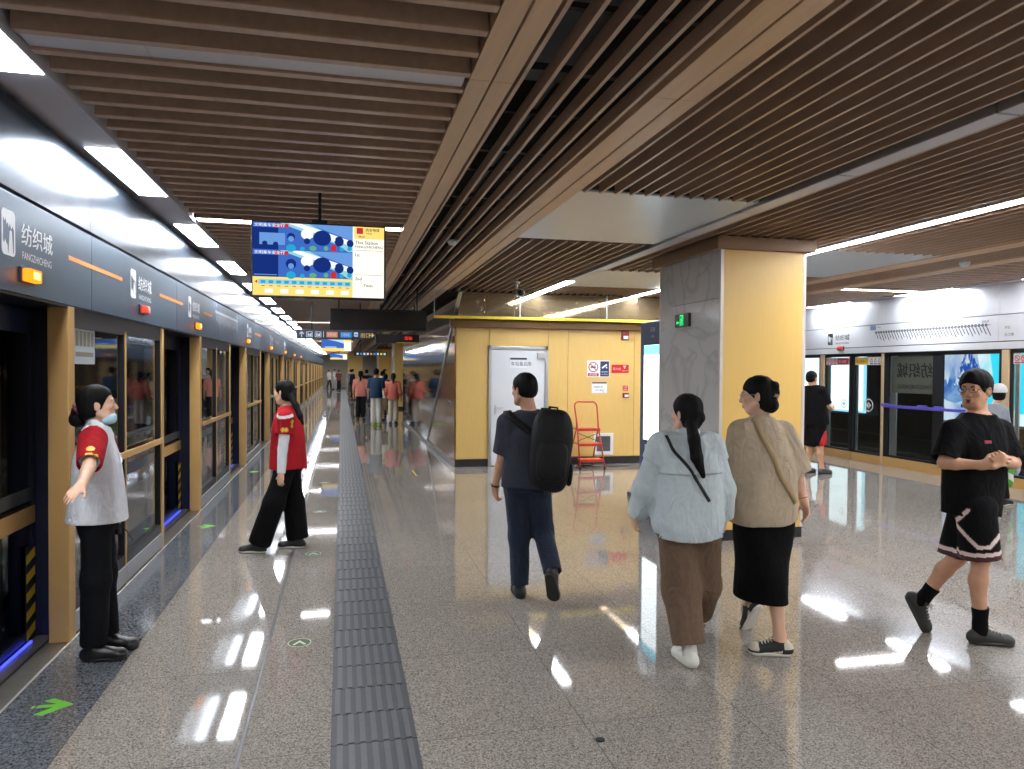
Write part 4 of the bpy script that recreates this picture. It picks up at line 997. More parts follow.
# ---- stickers on the right doors
STW = mat('sticker_white', (214, 216, 220), .5)
def header_sticker(y0, y1, col, label, kind):
    t = thing('door_sticker', label, 'sticker', (9.83, (y0 + y1) / 2, 1.95), 'stickers on the right doors')
    z0, z1 = 1.87, 2.022; O = (9.832, y1, z0); W = y1 - y0
    m = MB(); m.box(9.832, 9.8385, y0, y1, z0, z1); m.build('sheet', STW, t)
    m = MB()
    if kind == 'red':
        m.shape2d([(W * .50, .02), (W * .98, .02), (W * .98, .132), (W * .50, .132)], O, RR, UP)
        for k in range(3): c = (W * (.09 + .155 * k), .085); m.ring2d(circ(c[0], c[1], .046, 18), circ(c[0], c[1], .034, 18), O, RR, UP); m.shape2d([(c[0] - .03, c[1] + .02), (c[0] - .02, c[1] + .03), (c[0] + .03, c[1] - .02), (c[0] + .02, c[1] - .03)], O, RR, UP); m.shape2d([(c[0] - .045, .012), (c[0] + .045, .012), (c[0] + .045, .03), (c[0] - .045, .03)], O, RR, UP)
        m.build('red_marks', mat('sticker_red', (196, 62, 84), .5), t)
        m = MB(); m.text('禁止倚靠', (9.832, y1 - W * .55, z0 + .045), RR, UP, .055, 1, .003); m.build('lettering', STW, t)
    else:
        m.shape2d([(0.01, .02), (W * .52, .02), (W * .52, .132), (.01, .132)], O, RR, UP); m.build('yellow_block', mat('sticker_yellow', (214, 178, 40), .5), t)
        m = MB(); m.text('当心夹手', (9.832, y1 - .04, z0 + .045), RR, UP, .055, 1, .003)
        for k in range(3): x = W * (.66 + .14 * k); m.ring2d([(x - .042, .05), (x + .042, .05), (x, .13)], [(x - .026, .060), (x + .026, .060), (x, .11)], O, RR, UP); m.shape2d([(x - .04, .015), (x + .04, .015), (x + .04, .032), (x - .04, .032)], O, RR, UP)
        m.build('lettering', INKK, t)
header_sticker(12.70, 13.42, None, 'white sticker with red warning rings on the door left of the yellow sticker', 'red')
header_sticker(11.83, 12.53, None, 'white sticker with yellow block and warning triangles on a right door', 'yellow')
header_sticker(8.35, 9.04, None, 'white sticker with red warning rings at the right edge of the view', 'red')
def round_sticker(y, z, r, label):
    t = thing('door_sticker', label, 'sticker', (9.83, y, z), 'round stickers on the right doors')
    O = (9.838, y, z); m = MB(); m.ring2d(circ(0, 0, r, 30), circ(0, 0, r * .82, 30), O, RR, UP)
    m.shape2d([(-r * .12, r * .45), (-r * .12, -r * .45), (-r * .6, 0)], O, RR, UP); m.shape2d([(r * .12, -r * .45), (r * .12, r * .45), (r * .6, 0)], O, RR, UP); m.shape2d([(-.006, -r * .6), (.006, -r * .6), (.006, r * .6), (-.006, r * .6)], O, RR, UP)
    m.build('marks', STW, t)
    return t
round_sticker(12.14, 1.10, .125, 'round white sticker with two arrowheads on the door below the yellow sticker')
round_sticker(12.85, 1.10, .085, 'smaller round sticker with two arrowheads on the door before the white light box')
t = thing('name_film', 'grey film with mirrored dark 纺织城 lettering on a right glass panel', 'window film', (9.84, 11.0, 1.7))
m = MB(); m.box(9.844, 9.847, 10.60, 11.55, 1.36, 2.02); m.build('film', mat('film_grey', (112, 108, 100), .35), t)
m = MB(); m.text('纺织城', (9.842, 10.60, 1.64), (0, 1, 0), UP, .26, .98, -.003, .02); m.text('FANGZHICHENG', (9.842, 10.62, 1.44), (0, 1, 0), UP, .075, .95, -.003); m.build('mirrored_lettering', INKK, t)
m = MB(); m.box(9.85, 9.875, 11.44, 11.60, .2, 2.05); m.build('edge_profile', SILVER, t)

# notice on a left pane
t = thing('paper_notice', 'pale paper notice taped to the top of the nearest left glass panel', 'notice', (-1.69, 5.49, 1.9))
m = MB(); m.box(-1.691, -1.689, 5.28, 5.69, 1.74, 2.0); m.build('sheet', mat('notice_grey', (150, 156, 164), .6), t)
m = MB()
for k in range(5): m.box(-1.689, -1.6885, 5.31 + k * .075, 5.365 + k * .075, 1.86, 1.96)
m.box(-1.689, -1.6885, 5.31, 5.66, 1.79, 1.82)
m.build('pictures', mat('notice_print', (110, 104, 84), .6), t)

# ================================================================== ON THE FLOOR
m = MB(); y = Y0; k = 0
while y < 62:
    m.box(-0.041, 0.347, y + .002, y + .298, -.002, .004)
    y += .30
t = tag(m.build('tactile_strip', TACT, origin=(0.15, 5, 0)), 'long dark grey tactile paving strip with raised bars', 'tactile paving')
m = MB(); y = Y0
while y < 62:
    off = .012 if int(round((y - Y0) / .3)) % 3 else .0
    for b in range(7): x = -.028 + off + b * .0525; m.box(x, x + .026, y + .008, y + .292, .004, .0085)
    y += .30
m.build('raised_bars', TACT2).parent = t; t.children[0].matrix_parent_inverse = Matrix.Translation((-.15, -5, 0))
for k, y in enumerate([4.12, 8.49, 12.84, 17.2]):
    m = MB(); O = (-1.42, y, 0.0)
    m.shape2d([(-.025, .092), (.095, .0), (-.015, -.108), (-.06, -.085), (.005, -.018), (-.075, -.012), (-.075, .018), (.01, .02), (-.065, .065)], O, (1, 0, 0), (0, 1, 0), .0012)
    m.shape2d([(-.10, -.012), (-.085, -.012), (-.085, .015), (-.10, .015)], O, (1, 0, 0), (0, 1, 0), .0012)
    tag(m.build('floor_arrow', INKG, origin=O), 'green arrow on the dark granite before the %s left door from the viewer' % ORD[k], 'floor arrow', 'green floor arrows')
for k, y in enumerate([4.755, 7.04, 9.10, 11.43, 13.75]):
    t = thing('floor_sticker', '%s round green sticker counted away beside the tactile strip' % ORD[k], 'floor sticker', (-.252, y, 0), 'round stickers beside the tactile strip')
    m = MB(); m.shape2d(circ(0, 0, .070, 28), (-.252, y, 0), (1, 0, 0), (0, 1, 0), .0008); m.build('disc', mat('sticker_green_dark', (48, 66, 44), .5), t)
    m = MB(); m.ring2d(circ(0, 0, .072, 28), circ(0, 0, .066, 28), (-.252, y, 0), (1, 0, 0), (0, 1, 0), .0014)
    m.shape2d([(-.042, -.028), (-.03, -.042), (0, .004), (.03, -.042), (.042, -.028), (.0, .038)], (-.252, y, 0), (1, 0, 0), (0, 1, 0), .0014); m.build('chevron', mat('sticker_green_pale', (176, 200, 156), .5), t)
m = MB(); m.lathe((1.18, 3.205, 0), (0, 0, 1), [(-.001, .022), (.003, .022), (.004, .016)], 18)
tag(m.build('floor_plug', RUBBER, origin=(1.18, 3.205, 0)), 'small dark round plug in the terrazzo floor', 'floor plug')
m = MB(); m.shape2d([(-.012, -.36), (.018, -.36), (.012, .36), (-.018, .36)], (1.185, 12.23, 0), (1, 0, 0), (0, 1, 0), .0012)
tag(m.build('tape_mark', INKY, origin=(1.185, 12.23, 0)), 'short yellow tape mark on the floor before the mirrored wall', 'tape mark')
# ================================================================== PEOPLE
# Bodies and clothes are grown as smooth solids round a skeleton (one vertex per joint) and meshed as ONE continuous surface.
V3 = lambda *a: np.array(a, float)
def unit(v): v = np.asarray(v, float); return v / (np.linalg.norm(v) + 1e-9)
class Solid:
    def __init__(s, lo, hi, h):
        s.h = h; s.lo = np.round(np.asarray(lo, float) / h) * h; n = np.ceil((np.asarray(hi, float) - s.lo) / h).astype(int) + 1
        s.n = n; s.d = np.full(tuple(n), 0.5, np.float32)
        s.ax = [(s.lo[i] + h * np.arange(n[i])).astype(np.float32) for i in range(3)]
    def _sl(s, lo, hi):
        a = np.clip(np.floor((np.asarray(lo) - s.lo) / s.h).astype(int), 0, s.n); b = np.clip(np.ceil((np.asarray(hi) - s.lo) / s.h).astype(int) + 1, 0, s.n)
        return tuple(slice(int(a[i]), int(max(a[i], b[i]))) for i in range(3))
    def _xyz(s, sl): return s.ax[0][sl[0]][:, None, None], s.ax[1][sl[1]][None, :, None], s.ax[2][sl[2]][None, None, :]
    def _op(s, sl, d, op, k):
        cur = s.d[sl]
        if cur.size == 0: return
        d = np.broadcast_to(d, cur.shape)
        if op == 'u':
            if k > 0: hh = np.clip(0.5 + 0.5 * (cur - d) / k, 0, 1); r = cur * (1 - hh) + d * hh - k * hh * (1 - hh)
            else: r = np.minimum(cur, d)
        elif op == 's':
            if k > 0: hh = np.clip(0.5 - 0.5 * (cur + d) / k, 0, 1); r = cur * (1 - hh) - d * hh + k * hh * (1 - hh)
            else: r = np.maximum(cur, -d)
        s.d[sl] = r
    def cap(s, a, b, ra, rb=None, k=0.0, op='u'):
        rb = ra if rb is None else rb; a = np.asarray(a, float); b = np.asarray(b, float); m = max(ra, rb) + k + 3 * s.h
        sl = s._sl(np.minimum(a, b) - m, np.maximum(a, b) + m); X, Y, Z = s._xyz(sl)
        ab = b - a; L2 = float(ab @ ab) + 1e-12
        t = np.clip(((X - a[0]) * ab[0] + (Y - a[1]) * ab[1] + (Z - a[2]) * ab[2]) / L2, 0, 1)
        d = np.sqrt((X - a[0] - t * ab[0]) ** 2 + (Y - a[1] - t * ab[1]) ** 2 + (Z - a[2] - t * ab[2]) ** 2) - (ra + (rb - ra) * t)
        s._op(sl, d, op, k); return s
    def chain(s, pts, rs, k=0.0, op='u'):
        for i in range(len(pts) - 1): s.cap(pts[i], pts[i + 1], rs[i], rs[i + 1], k, op)
        return s
    def ell(s, c, R, r, k=0.0, op='u', p=2.0):
        """oriented ellipsoid; R rows = its axes; p > 2 squares it off"""
        c = np.asarray(c, float); m = max(r) * (1.0 if p == 2 else 1.5) + k + 3 * s.h
        sl = s._sl(c - m, c + m); X, Y, Z = s._xyz(sl); X = X - c[0]; Y = Y - c[1]; Z = Z - c[2]
        q = [(X * R[i][0] + Y * R[i][1] + Z * R[i][2]) / r[i] for i in range(3)]
        if p == 2.0:
            k0 = np.sqrt(q[0] ** 2 + q[1] ** 2 + q[2] ** 2); k1 = np.sqrt((q[0] / r[0]) ** 2 + (q[1] / r[1]) ** 2 + (q[2] / r[2]) ** 2) + 1e-6
            d = k0 * (k0 - 1) / k1
        else:
            k0 = (np.abs(q[0]) ** p + np.abs(q[1]) ** p + np.abs(q[2]) ** p) ** (1 / p); d = (k0 - 1) * min(r)
        s._op(sl, d, op, k); return s
    def loft(s, A, B, side_a, side_b, st, k=0.0, op='u', n=2.3):
        """elliptical tube from A to B: st = (t, half width, half depth[, shift forward])"""
        A = np.asarray(A, float); B = np.asarray(B, float); ab = B - A; L = np.linalg.norm(ab); ax = ab / L
        T = [q[0] for q in st]; m = max(max(q[1], q[2]) for q in st) + 0.05 + k
        ends = np.array([A + ab * T[0], A + ab * T[-1]]); sl = s._sl(ends.min(0) - m, ends.max(0) + m); X, Y, Z = s._xyz(sl)
        X = X - A[0]; Y = Y - A[1]; Z = Z - A[2]
        t = (X * ax[0] + Y * ax[1] + Z * ax[2]) / L
        tt = np.clip(t, T[0], T[-1]); tc = np.clip(t, 0, 1)
        fine = np.linspace(T[0], T[-1], 80)
        def sm(i):
            v = np.interp(fine, T, [q[i] if len(q) > i else 0.0 for q in st]); w = np.convolve(np.pad(v, 5, 'edge'), np.ones(11) / 11, 'valid'); return np.interp(tt, fine, w)
        rs, rf = sm(1), sm(2); sh = sm(3)
        sa = unit(side_a - ax * (np.asarray(side_a) @ ax)); sb = unit(side_b - ax * (np.asarray(side_b) @ ax))
        S = [sa[i] * (1 - tc) + sb[i] * tc for i in range(3)]; ln = np.sqrt(S[0] ** 2 + S[1] ** 2 + S[2] ** 2); S = [q / ln for q in S]
        Fv = [ax[1] * S[2] - ax[2] * S[1], ax[2] * S[0] - ax[0] * S[2], ax[0] * S[1] - ax[1] * S[0]]   # forward = up x right
        u = X * S[0] + Y * S[1] + Z * S[2]; v = X * Fv[0] + Y * Fv[1] + Z * Fv[2] - sh
        r = (np.abs(u / rs) ** n + np.abs(v / rf) ** n) ** (1 / n)
        d = (r - 1) * np.minimum(rs, rf); d = np.maximum(d, np.maximum((T[0] - t) * L, (t - T[-1]) * L))
        s._op(sl, d, op, k); return s
    def cut(s, p, nrm, lo=None, hi=None):
        """remove everything on the side the normal points to (optionally inside a box only)"""
        sl = s._sl(s.lo if lo is None else lo, s.lo + s.h * s.n if hi is None else hi); X, Y, Z = s._xyz(sl); nrm = unit(nrm)
        d = -((X - p[0]) * nrm[0] + (Y - p[1]) * nrm[1] + (Z - p[2]) * nrm[2])
        s._op(sl, d, 's', 0.0); return s
    def ripple(s, amp, f, seed=0, vert=0.45, top=None):
        """cloth folds: warped waves added to the surface"""
        X, Y, Z = s._xyz(tuple(slice(None) for _ in range(3))); a = seed * 1.7
        w = np.sin(f * (0.9 * X + 0.5 * Y) + 2.2 * np.sin(f * vert * 0.5 * Z + a) + a) * np.sin(f * (0.6 * Y - 0.5 * X) + 1.4 * np.sin(f * vert * 0.8 * Z + 2 * a))
        w = w + 0.6 * np.sin(f * vert * 1.5 * Z + 1.5 * np.sin(f * 0.6 * X + a) + 1.2 * np.sin(f * .5 * Y))
        s.d += (amp * w).astype(np.float32); return s
    def merge(s, z, k):
        i = np.round((z.lo - s.lo) / s.h).astype(int); n = np.array(z.d.shape); a0 = np.maximum(i, 0); b0 = np.minimum(i + n, s.n)
        sl = tuple(slice(int(a0[q]), int(b0[q])) for q in range(3)); zs = tuple(slice(int(a0[q] - i[q]), int(b0[q] - i[q])) for q in range(3))
        s._op(sl, z.d[zs], 'u', k); return s
    def mesh(s):
        d = s.d; ins = d < 0; h = s.h
        c = np.zeros(tuple(np.array(d.shape) - 1), np.uint8)
        off = [(i, j, k) for i in (0, 1) for j in (0, 1) for k in (0, 1)]
        sh = [n - 1 for n in d.shape]
        for i, j, k in off: c += ins[i:i + sh[0], j:j + sh[1], k:k + sh[2]]
        act = np.argwhere((c > 0) & (c < 8)); N = len(act)
        idx = np.full(c.shape, -1, np.int64); idx[act[:, 0], act[:, 1], act[:, 2]] = np.arange(N)
        cv = np.stack([d[act[:, 0] + i, act[:, 1] + j, act[:, 2] + k] for i, j, k in off], 1)
        P = np.zeros((N, 3)); W = np.zeros(N)
        for a in range(8):
            for b in range(a + 1, 8):
                oa, ob = np.array(off[a]), np.array(off[b])
                if np.abs(oa - ob).sum() != 1: continue
                x = (cv[:, a] < 0) != (cv[:, b] < 0); va, vb = cv[x, a], cv[x, b]; t = va / (va - vb)
                P[x] += oa + t[:, None] * (ob - oa); W[x] += 1
        P = (act + P / W[:, None]) * h + s.lo
        F = []
        for axis in range(3):
            o = [0, 0, 0]; o[axis] = 1
            A = ins[:d.shape[0] - o[0], :d.shape[1] - o[1], :d.shape[2] - o[2]]; B = ins[o[0]:, o[1]:, o[2]:]
            b1, b2 = [q for q in range(3) if q != axis]
            for flip in (0, 1):
                e = np.argwhere(A & ~B if not flip else ~A & B); e = e[(e[:, b1] > 0) & (e[:, b2] > 0) & (e[:, b1] < sh[b1]) & (e[:, b2] < sh[b2])]
                def at(u, v): q = e.copy(); q[:, b1] -= u; q[:, b2] -= v; return idx[q[:, 0], q[:, 1], q[:, 2]]
                f = np.stack([at(1, 1), at(0, 1), at(0, 0), at(1, 0)], 1)
                if bool(flip) != (axis == 1): f = f[:, ::-1]
                F.append(f)
        F = np.concatenate(F) if F else np.zeros((0, 4), int); F = F[(F >= 0).all(1)]
        return P, F
    def build(s, name, material, parent, smooth_it=2):
        P, F = s.mesh()
        for _ in range(smooth_it):            # light Laplacian
            acc = np.zeros_like(P); cnt = np.zeros(len(P))
            for a, b in ((0, 1), (1, 2), (2, 3), (3, 0)):
                np.add.at(acc, F[:, a], P[F[:, b]]); np.add.at(cnt, F[:, a], 1)
                np.add.at(acc, F[:, b], P[F[:, a]]); np.add.at(cnt, F[:, b], 1)
            cnt[cnt == 0] = 1; P = P * 0.5 + 0.5 * acc / cnt[:, None]
        me = bpy.data.meshes.new(name); me.vertices.add(len(P)); me.vertices.foreach_set('co', P.astype(np.float32).ravel())
        me.loops.add(len(F) * 4); me.loops.foreach_set('vertex_index', F.astype(np.int32).ravel())
        me.polygons.add(len(F)); me.polygons.foreach_set('loop_start', np.arange(len(F), dtype=np.int32) * 4)
        me.polygons.foreach_set('use_smooth', np.ones(len(F), bool)); me.update(calc_edges=True); me.validate()
        mm = material if isinstance(material, (list, tuple)) else [material]
        for m in mm: me.materials.append(m)
        o = bpy.data.objects.new(name, me); COL.objects.link(o)
        if parent is not None: o.parent = parent; o.matrix_parent_inverse = Matrix.Translation(-parent.location) if parent.type == 'EMPTY' else Matrix()
        return o

def paint(o, tests):
    """give faces the material slot whose test (on face centres) holds: printed trim and woven bands of a garment"""
    me = o.data; n = len(me.polygons); c = np.zeros(n * 3, np.float32); me.polygons.foreach_get('center', c); c = c.reshape(-1, 3)
    mi = np.zeros(n, np.int32)
    for k, t in tests: mi[t(c)] = k
    me.polygons.foreach_set('material_index', mi); me.update()

SKIN = mat('skin_warm', (206, 158, 128), 0.5, vary=0.05, vscale=14, spec=0.35)
SKINL = mat('skin_light', (226, 182, 156), 0.5, vary=0.05, vscale=14, spec=0.35)
LIPS = mat('lips', (168, 92, 84), 0.45)
HAIR = mat('hair_black', (12, 11, 11), 0.62, 0, 0.35, 40, 0.7, 260, (1, 1, 0.10), 0.15)
EYEW = mat('eye_white', (226, 224, 220), 0.25); EYEK = mat('eye_dark', (26, 18, 14), 0.2)

def frame(f, up):
    f = unit(f); r = unit(np.cross(f, up)); return r, f, np.cross(r, f)      # right, forward, up

def hand(b, W, tip, palm, s, curl=0.35, spread=1.0, thumb=1.0, side=1, k=.010):
    """palm, four jointed fingers of unequal length and a thumb from the side of the palm. palm = way the palm faces, side = +1 right hand"""
    d = unit(np.asarray(tip) - W); palm = unit(palm - d * (np.asarray(palm) @ d)); lat = np.cross(d, palm) * side      # lat points to the thumb side
    c = W + d * .052 * s; b.ell(c, np.array([d, lat, palm]), (.054 * s, .040 * s, .016 * s), .02 * s)
    b.cap(W - d * .01, W + d * .04 * s, .026 * s, .024 * s, .02)
    for i, (o, L) in enumerate(((.029, .068), (.010, .077), (-.009, .072), (-.027, .056))):
        p = W + d * (.088 - .006 * abs(i - 1)) * s + lat * o * s; dd = unit(d + lat * o * 1.6 * spread); r = (.0088 - .0006 * i) * s
        for j, fr_ in enumerate((.42, .32, .26)):
            a = curl * (0.5 + .75 * j) * (1 + .10 * i)
            v = unit(dd * math.cos(a) + palm * math.sin(a)); q = p + v * L * s * fr_; b.cap(p, q, r, r * .93, k if j == 0 else .003); p = q; r *= .93
    p = W + d * .028 * s + lat * .028 * s; q = p + unit(d * .62 + lat * .75 * thumb + palm * .35) * .036 * s; b.cap(p, q, .0125 * s, .0105 * s, .012)
    b.cap(q, q + unit(d * .9 + lat * .30 * thumb + palm * .3) * .032 * s, .0102 * s, .0085 * s, .003)

def head_solid(b, C, r, f, u, s, male=True, neck_to=None, k=.02):
    R = np.array([r, f, u]); P = lambda x, y, z: C + (r * x + f * y + u * z) * s
    b.ell(P(0, -.012, .034), R, (.077 * s, .096 * s, .086 * s), k)
    b.ell(P(0, .028, -.042), R, ((.058 if male else .055) * s, .062 * s, .074 * s), .03 * s)
    b.cap(P(-.022, .052, -.094), P(.022, .052, -.094), (.022 if male else .018) * s, None, .022 * s)
    for q in (-1, 1):
        b.cap(P(q * .055, -.005, -.05), P(q * .030, .045, -.092), .020 * s, .018 * s, .02 * s)            # jaw
        b.ell(P(q * .040, .066, -.022), R, (.020 * s, .016 * s, .018 * s), .015 * s)                        # cheek
        b.ell(P(q * .031, .094, .006), R, (.017 * s, .013 * s, .011 * s), .010 * s, 's')                    # eye socket
        b.ell(P(q * .031, .0775, .005), R, (.0135 * s, .0125 * s, .0105 * s), .004 * s)
        ea = unit(r * q * .28 + f * -.5 + u * .0)
        b.ell(P(q * .079, -.008, -.006), np.array([unit(np.cross(u, ea)), ea, u]), (.008 * s, .019 * s, .033 * s), .008 * s)  # ear
        b.ell(P(q * .086, -.004, .000), R, (.006 * s, .010 * s, .018 * s), .004 * s, 's')
        b.cap(P(q * .012, .098, -.032), P(q * .006, .100, -.030), .0085 * s, None, .008 * s)                # nostril wing
    b.cap(P(-.034, .080, .026), P(.034, .080, .026), .011 * s, None, .016 * s)
    b.chain([P(0, .085, .014), P(0, .095, -.012), P(0, .1035, -.029)], [.0075 * s, .0085 * s, .0100 * s], .010 * s)   # nose
    b.cap(P(-.016, .086, -.058), P(.016, .086, -.058), .0072 * s, None, .006 * s); b.cap(P(-.013, .085, -.070), P(.013, .085, -.070), .0078 * s, None, .006 * s)
    b.cap(P(-.019, .093, -.064), P(.019, .093, -.064), .0022 * s, None, .003 * s, 's')
    return P, R

def face_parts(C, r, f, u, s, parent, mouth_open=False, brow=True):
    P = lambda x, y, z: C + (r * x + f * y + u * z) * s; R = np.array([r, f, u])
    for q in (-1, 1):
        b = Solid(P(q * .031, .08, .005) - .02, P(q * .031, .08, .005) + .02, .0016)
        b.ell(P(q * .031, .0790, .005), R, (.0120 * s, .0116 * s, .0066 * s)); b.build('eye', EYEW, parent, 1)
        b = Solid(P(q * .031, .09, .005) - .014, P(q * .031, .09, .005) + .014, .0014); b.ell(P(q * .031, .0885, .005), R, (.0058 * s, .0034 * s, .0060 * s)); b.build('iris', EYEK, parent, 1)
        if brow:
            b = Solid(P(q * .031, .088, .026) - .035, P(q * .031, .088, .026) + .035, .0022); b.chain([P(q * .014, .0905, .024), P(q * .032, .0895, .029), P(q * .049, .076, .024)], [.0034 * s, .0036 * s, .002 * s]); b.build('eyebrow', HAIR, parent, 1)
    b = Solid(P(0, .09, -.064) - .035, P(0, .09, -.064) + .035, .002)
    b.cap(P(-.015, .0895, -.0585), P(.015, .0895, -.0585), .0046 * s, None, .003); b.cap(P(-.011, .0890, -.0705 - (.007 if mouth_open else 0)), P(.011, .0890, -.0705 - (.007 if mouth_open else 0)), .0052 * s, None, .003)
    b.build('lips', LIPS, parent, 1)
    if mouth_open:
        b = Solid(P(0, .09, -.064) - .035, P(0, .09, -.064) + .035, .002); b.ell(P(0, .0905, -.067), R, (.013 * s, .005 * s, .0065 * s)); b.build('mouth', mat('mouth_dark', (52, 20, 20), .5), parent, 1)

def shoe(parent, ankle, toe, up, s, upper, sole, h=.005, high=0.0, lace=None, clog=False):
    """ankle joint and the tip of the big toe; up = normal of the sole"""
    up = unit(up); t = np.asarray(toe) - np.asarray(ankle); t = unit(t - up * (t @ up)); lat = np.cross(t, up)
    O = np.asarray(ankle) - up * .078 * s; L = .255 * s
    H = O - t * .062 * s; T = O + t * (L - .062 * s - .045 * s)
    lo = np.minimum(np.minimum(H, T), ankle) - .12; hi = np.maximum(np.maximum(H, T), ankle) + .14
    R = np.array([t, lat, up])
    b = Solid(lo, hi, h)
    b.ell(H + t * .03 * s + up * .040 * s, R, (.046 * s, .037 * s, .046 * s)); b.cap(H + t * .035 * s + up * .035 * s, T + up * .026 * s, .036 * s, .040 * s, .03)
    b.ell(T + up * .030 * s, R, (.052 * s, .044 * s, .032 * s), .03); b.cap(O + t * .01 * s + up * .05 * s, np.asarray(ankle) + up * (.014 + high), .041 * s, .040 * s, .03)
    b.ell(O + t * .055 * s + up * .052 * s, R, (.06 * s, .030 * s, .026 * s), .03)
    b.cap(O + t * .02 * s + up * .072 * s, T - t * .045 * s + up * .040 * s, .032 * s, .030 * s, .02)
    b.cut(O + up * .014 * s, -up); b.cut(np.asarray(ankle) + up * (.018 + high), up)
    b.cap(np.asarray(ankle) + up * .0, np.asarray(ankle) + up * (.06 + high), .031 * s, .033 * s, 0, 's')
    o = b.build('shoe', upper, parent)
    b = Solid(lo, hi, h); b.cap(H + t * .037 * s + up * .014 * s, T + t * .002 + up * .014 * s, .041 * s, .049 * s, .0); b.cut(O + up * .024 * s, up); b.cut(O, -up)
    b.build('sole', sole, o)
    if lace is not None:
        m = MB(); tops = []
        for q in range(5):
            p = O + t * (.040 + q * .019) * s; row = []
            for w in (-.024, -.012, 0, .012, .024):
                ok, c, n, _ = o.ray_cast(Vector(p + lat * w * s + up * .25), Vector(-up)); row.append((c if ok else Vector(p)) + Vector(up) * .0015)
            m.tube([r_ + Vector(t) * .004 * (k % 2) for k, r_ in enumerate(row)], .0036, 6); tops.append(row[2])
        c = tops[0] + Vector(up) * .006; la, u_, t_ = Vector(lat), Vector(up), Vector(t)
        for sg in (-1, 1): m.tube([c, c + la * .018 * sg + u_ * .012, c + la * .032 * sg - u_ * .004 + t_ * .012], .003, 6); m.tube([c, c + la * .012 * sg + t_ * .02, c + la * .026 * sg + t_ * .03 - u_ * .01], .003, 6)
        m.build('laces', lace, o, True)
    return o
UPV = V3(0, 0, 1)
class Rig: pass
def rig(J, label, fc, fp, fh, hu=(0, 0, 1), s=1.0, flat='LR', group=None, hoff=(0, 0, 0)):
    g = Rig(); g.J = {k: V3(*v) for k, v in J.items()}; g.s = s
    g.fc, g.fp = unit(V3(fc[0], fc[1], 0)), unit(V3(fp[0], fp[1], 0)); g.fh = unit(V3(*fh))
    g.hr, g.hf, g.hu = frame(g.fh, unit(V3(*hu)))
    g.rc = V3(g.fc[1], -g.fc[0], 0); g.rp = V3(g.fp[1], -g.fp[0], 0)
    for q in flat: g.J['an' + q][2] = .080 * s; g.J['to' + q][2] = .03
    for q in 'LR': g.J['an' + q][2] = max(g.J['an' + q][2], .080 * s)
    g.foot = {}
    for q in 'LR':
        a = g.J['an' + q]; d = g.J['to' + q] - a; d[2] = 0; d = unit(d)
        ph = max(0.0, math.asin(min(1.0, a[2] / (.167 * s))) - math.radians(27.8))
        if ph < .06: ph = 0
        g.foot[q] = (d * math.cos(ph) - UPV * math.sin(ph), UPV * math.cos(ph) + d * math.sin(ph))
    base = (g.J['anL'] + g.J['anR']) / 2
    g.e = thing('person', label, 'person', (float(base[0]), float(base[1]), 0.0), group)
    A = np.array(list(g.J.values())); g.lo = A.min(0) - .22; g.hi = A.max(0) + .24; g.lo[2] = -.02
    g.C = g.J['head'] + g.hr * hoff[0] + g.hf * hoff[1] + g.hu * hoff[2]
    return g
def arm_at(g, q, f):
    a, b, c = g.J['sh' + q], g.J['el' + q], g.J['wr' + q]
    return a + (b - a) * f if f <= 1 else b + (c - b) * (f - 1)
BODY_M = [(-.14, .11, .09), (0, .150, .100), (.3, .132, .088), (.62, .150, .100), (.85, .13, .080), (1.0, .07, .060)]
BODY_F = [(-.14, .11, .09), (0, .150, .102), (.35, .115, .080), (.66, .132, .092), (.85, .115, .072), (1.0, .058, .052)]
def body(g, skin, male=True, h=.0055, leg=1.0, palms=None, curl=None, spread=None, face=True, mouth_open=False, brow=True, neck_r=None):
    J, s = g.J, g.s; b = Solid(g.lo, g.hi, h)
    b.loft(J['pelvis'], J['neck'], g.rp, g.rc, [(t, a * s, c * s) for t, a, c in (BODY_M if male else BODY_F)], .0)
    nr = (neck_r or (.054 if male else .046)) * s
    b.cap(J['neck'] - UPV * .03, g.C + g.hu * -.05 * s + g.hf * -.022 * s, nr * 1.08, nr, .03)
    for q, sg in (('L', -1), ('R', 1)):
        b.cap(J['neck'] - UPV * .045, J['sh' + q], .05 * s, .050 * s, .05)
        b.chain([J['sh' + q], J['el' + q]], [.047 * s * (1 if male else .9), .036 * s], .03)
        m_ = J['el' + q] + (J['wr' + q] - J['el' + q]) * .28
        b.chain([J['el' + q], m_, J['wr' + q]], [.035 * s, .037 * s * (1 if male else .92), .0245 * s], .02)
        p = (palms or {}).get(q, -g.rc * sg)
        hand(b, J['wr' + q], J['ti' + q], V3(*p), s * (1.0 if male else .93), (curl or {}).get(q, .38), (spread or {}).get(q, .6), 1.0, sg)
        H, K, N_ = J['hi' + q], J['kn' + q], J['an' + q]
        b.chain([H, K], [.078 * s * leg, .052 * s * leg], .05)
        cv = K + (N_ - K) * .30 - unit(np.cross(np.cross(unit(K - N_), g.foot[q][0]), unit(K - N_))) * .014 * s
        b.chain([K, cv, N_ + (K - N_) * .12, N_], [.050 * s * leg, .052 * s * leg, .035 * s, .036 * s], .025)
        b.chain([N_, N_ + g.foot[q][0] * .08 * s - g.foot[q][1] * .035 * s], [.036 * s, .030 * s], .02)
    P, R = head_solid(b, g.C, g.hr, g.hf, g.hu, s, male)
    o = b.build('body', skin, g.e)
    if face: face_parts(g.C, g.hr, g.hf, g.hu, s, o, mouth_open, brow)
    g.body = o; g.P = P; g.R = R
    return o
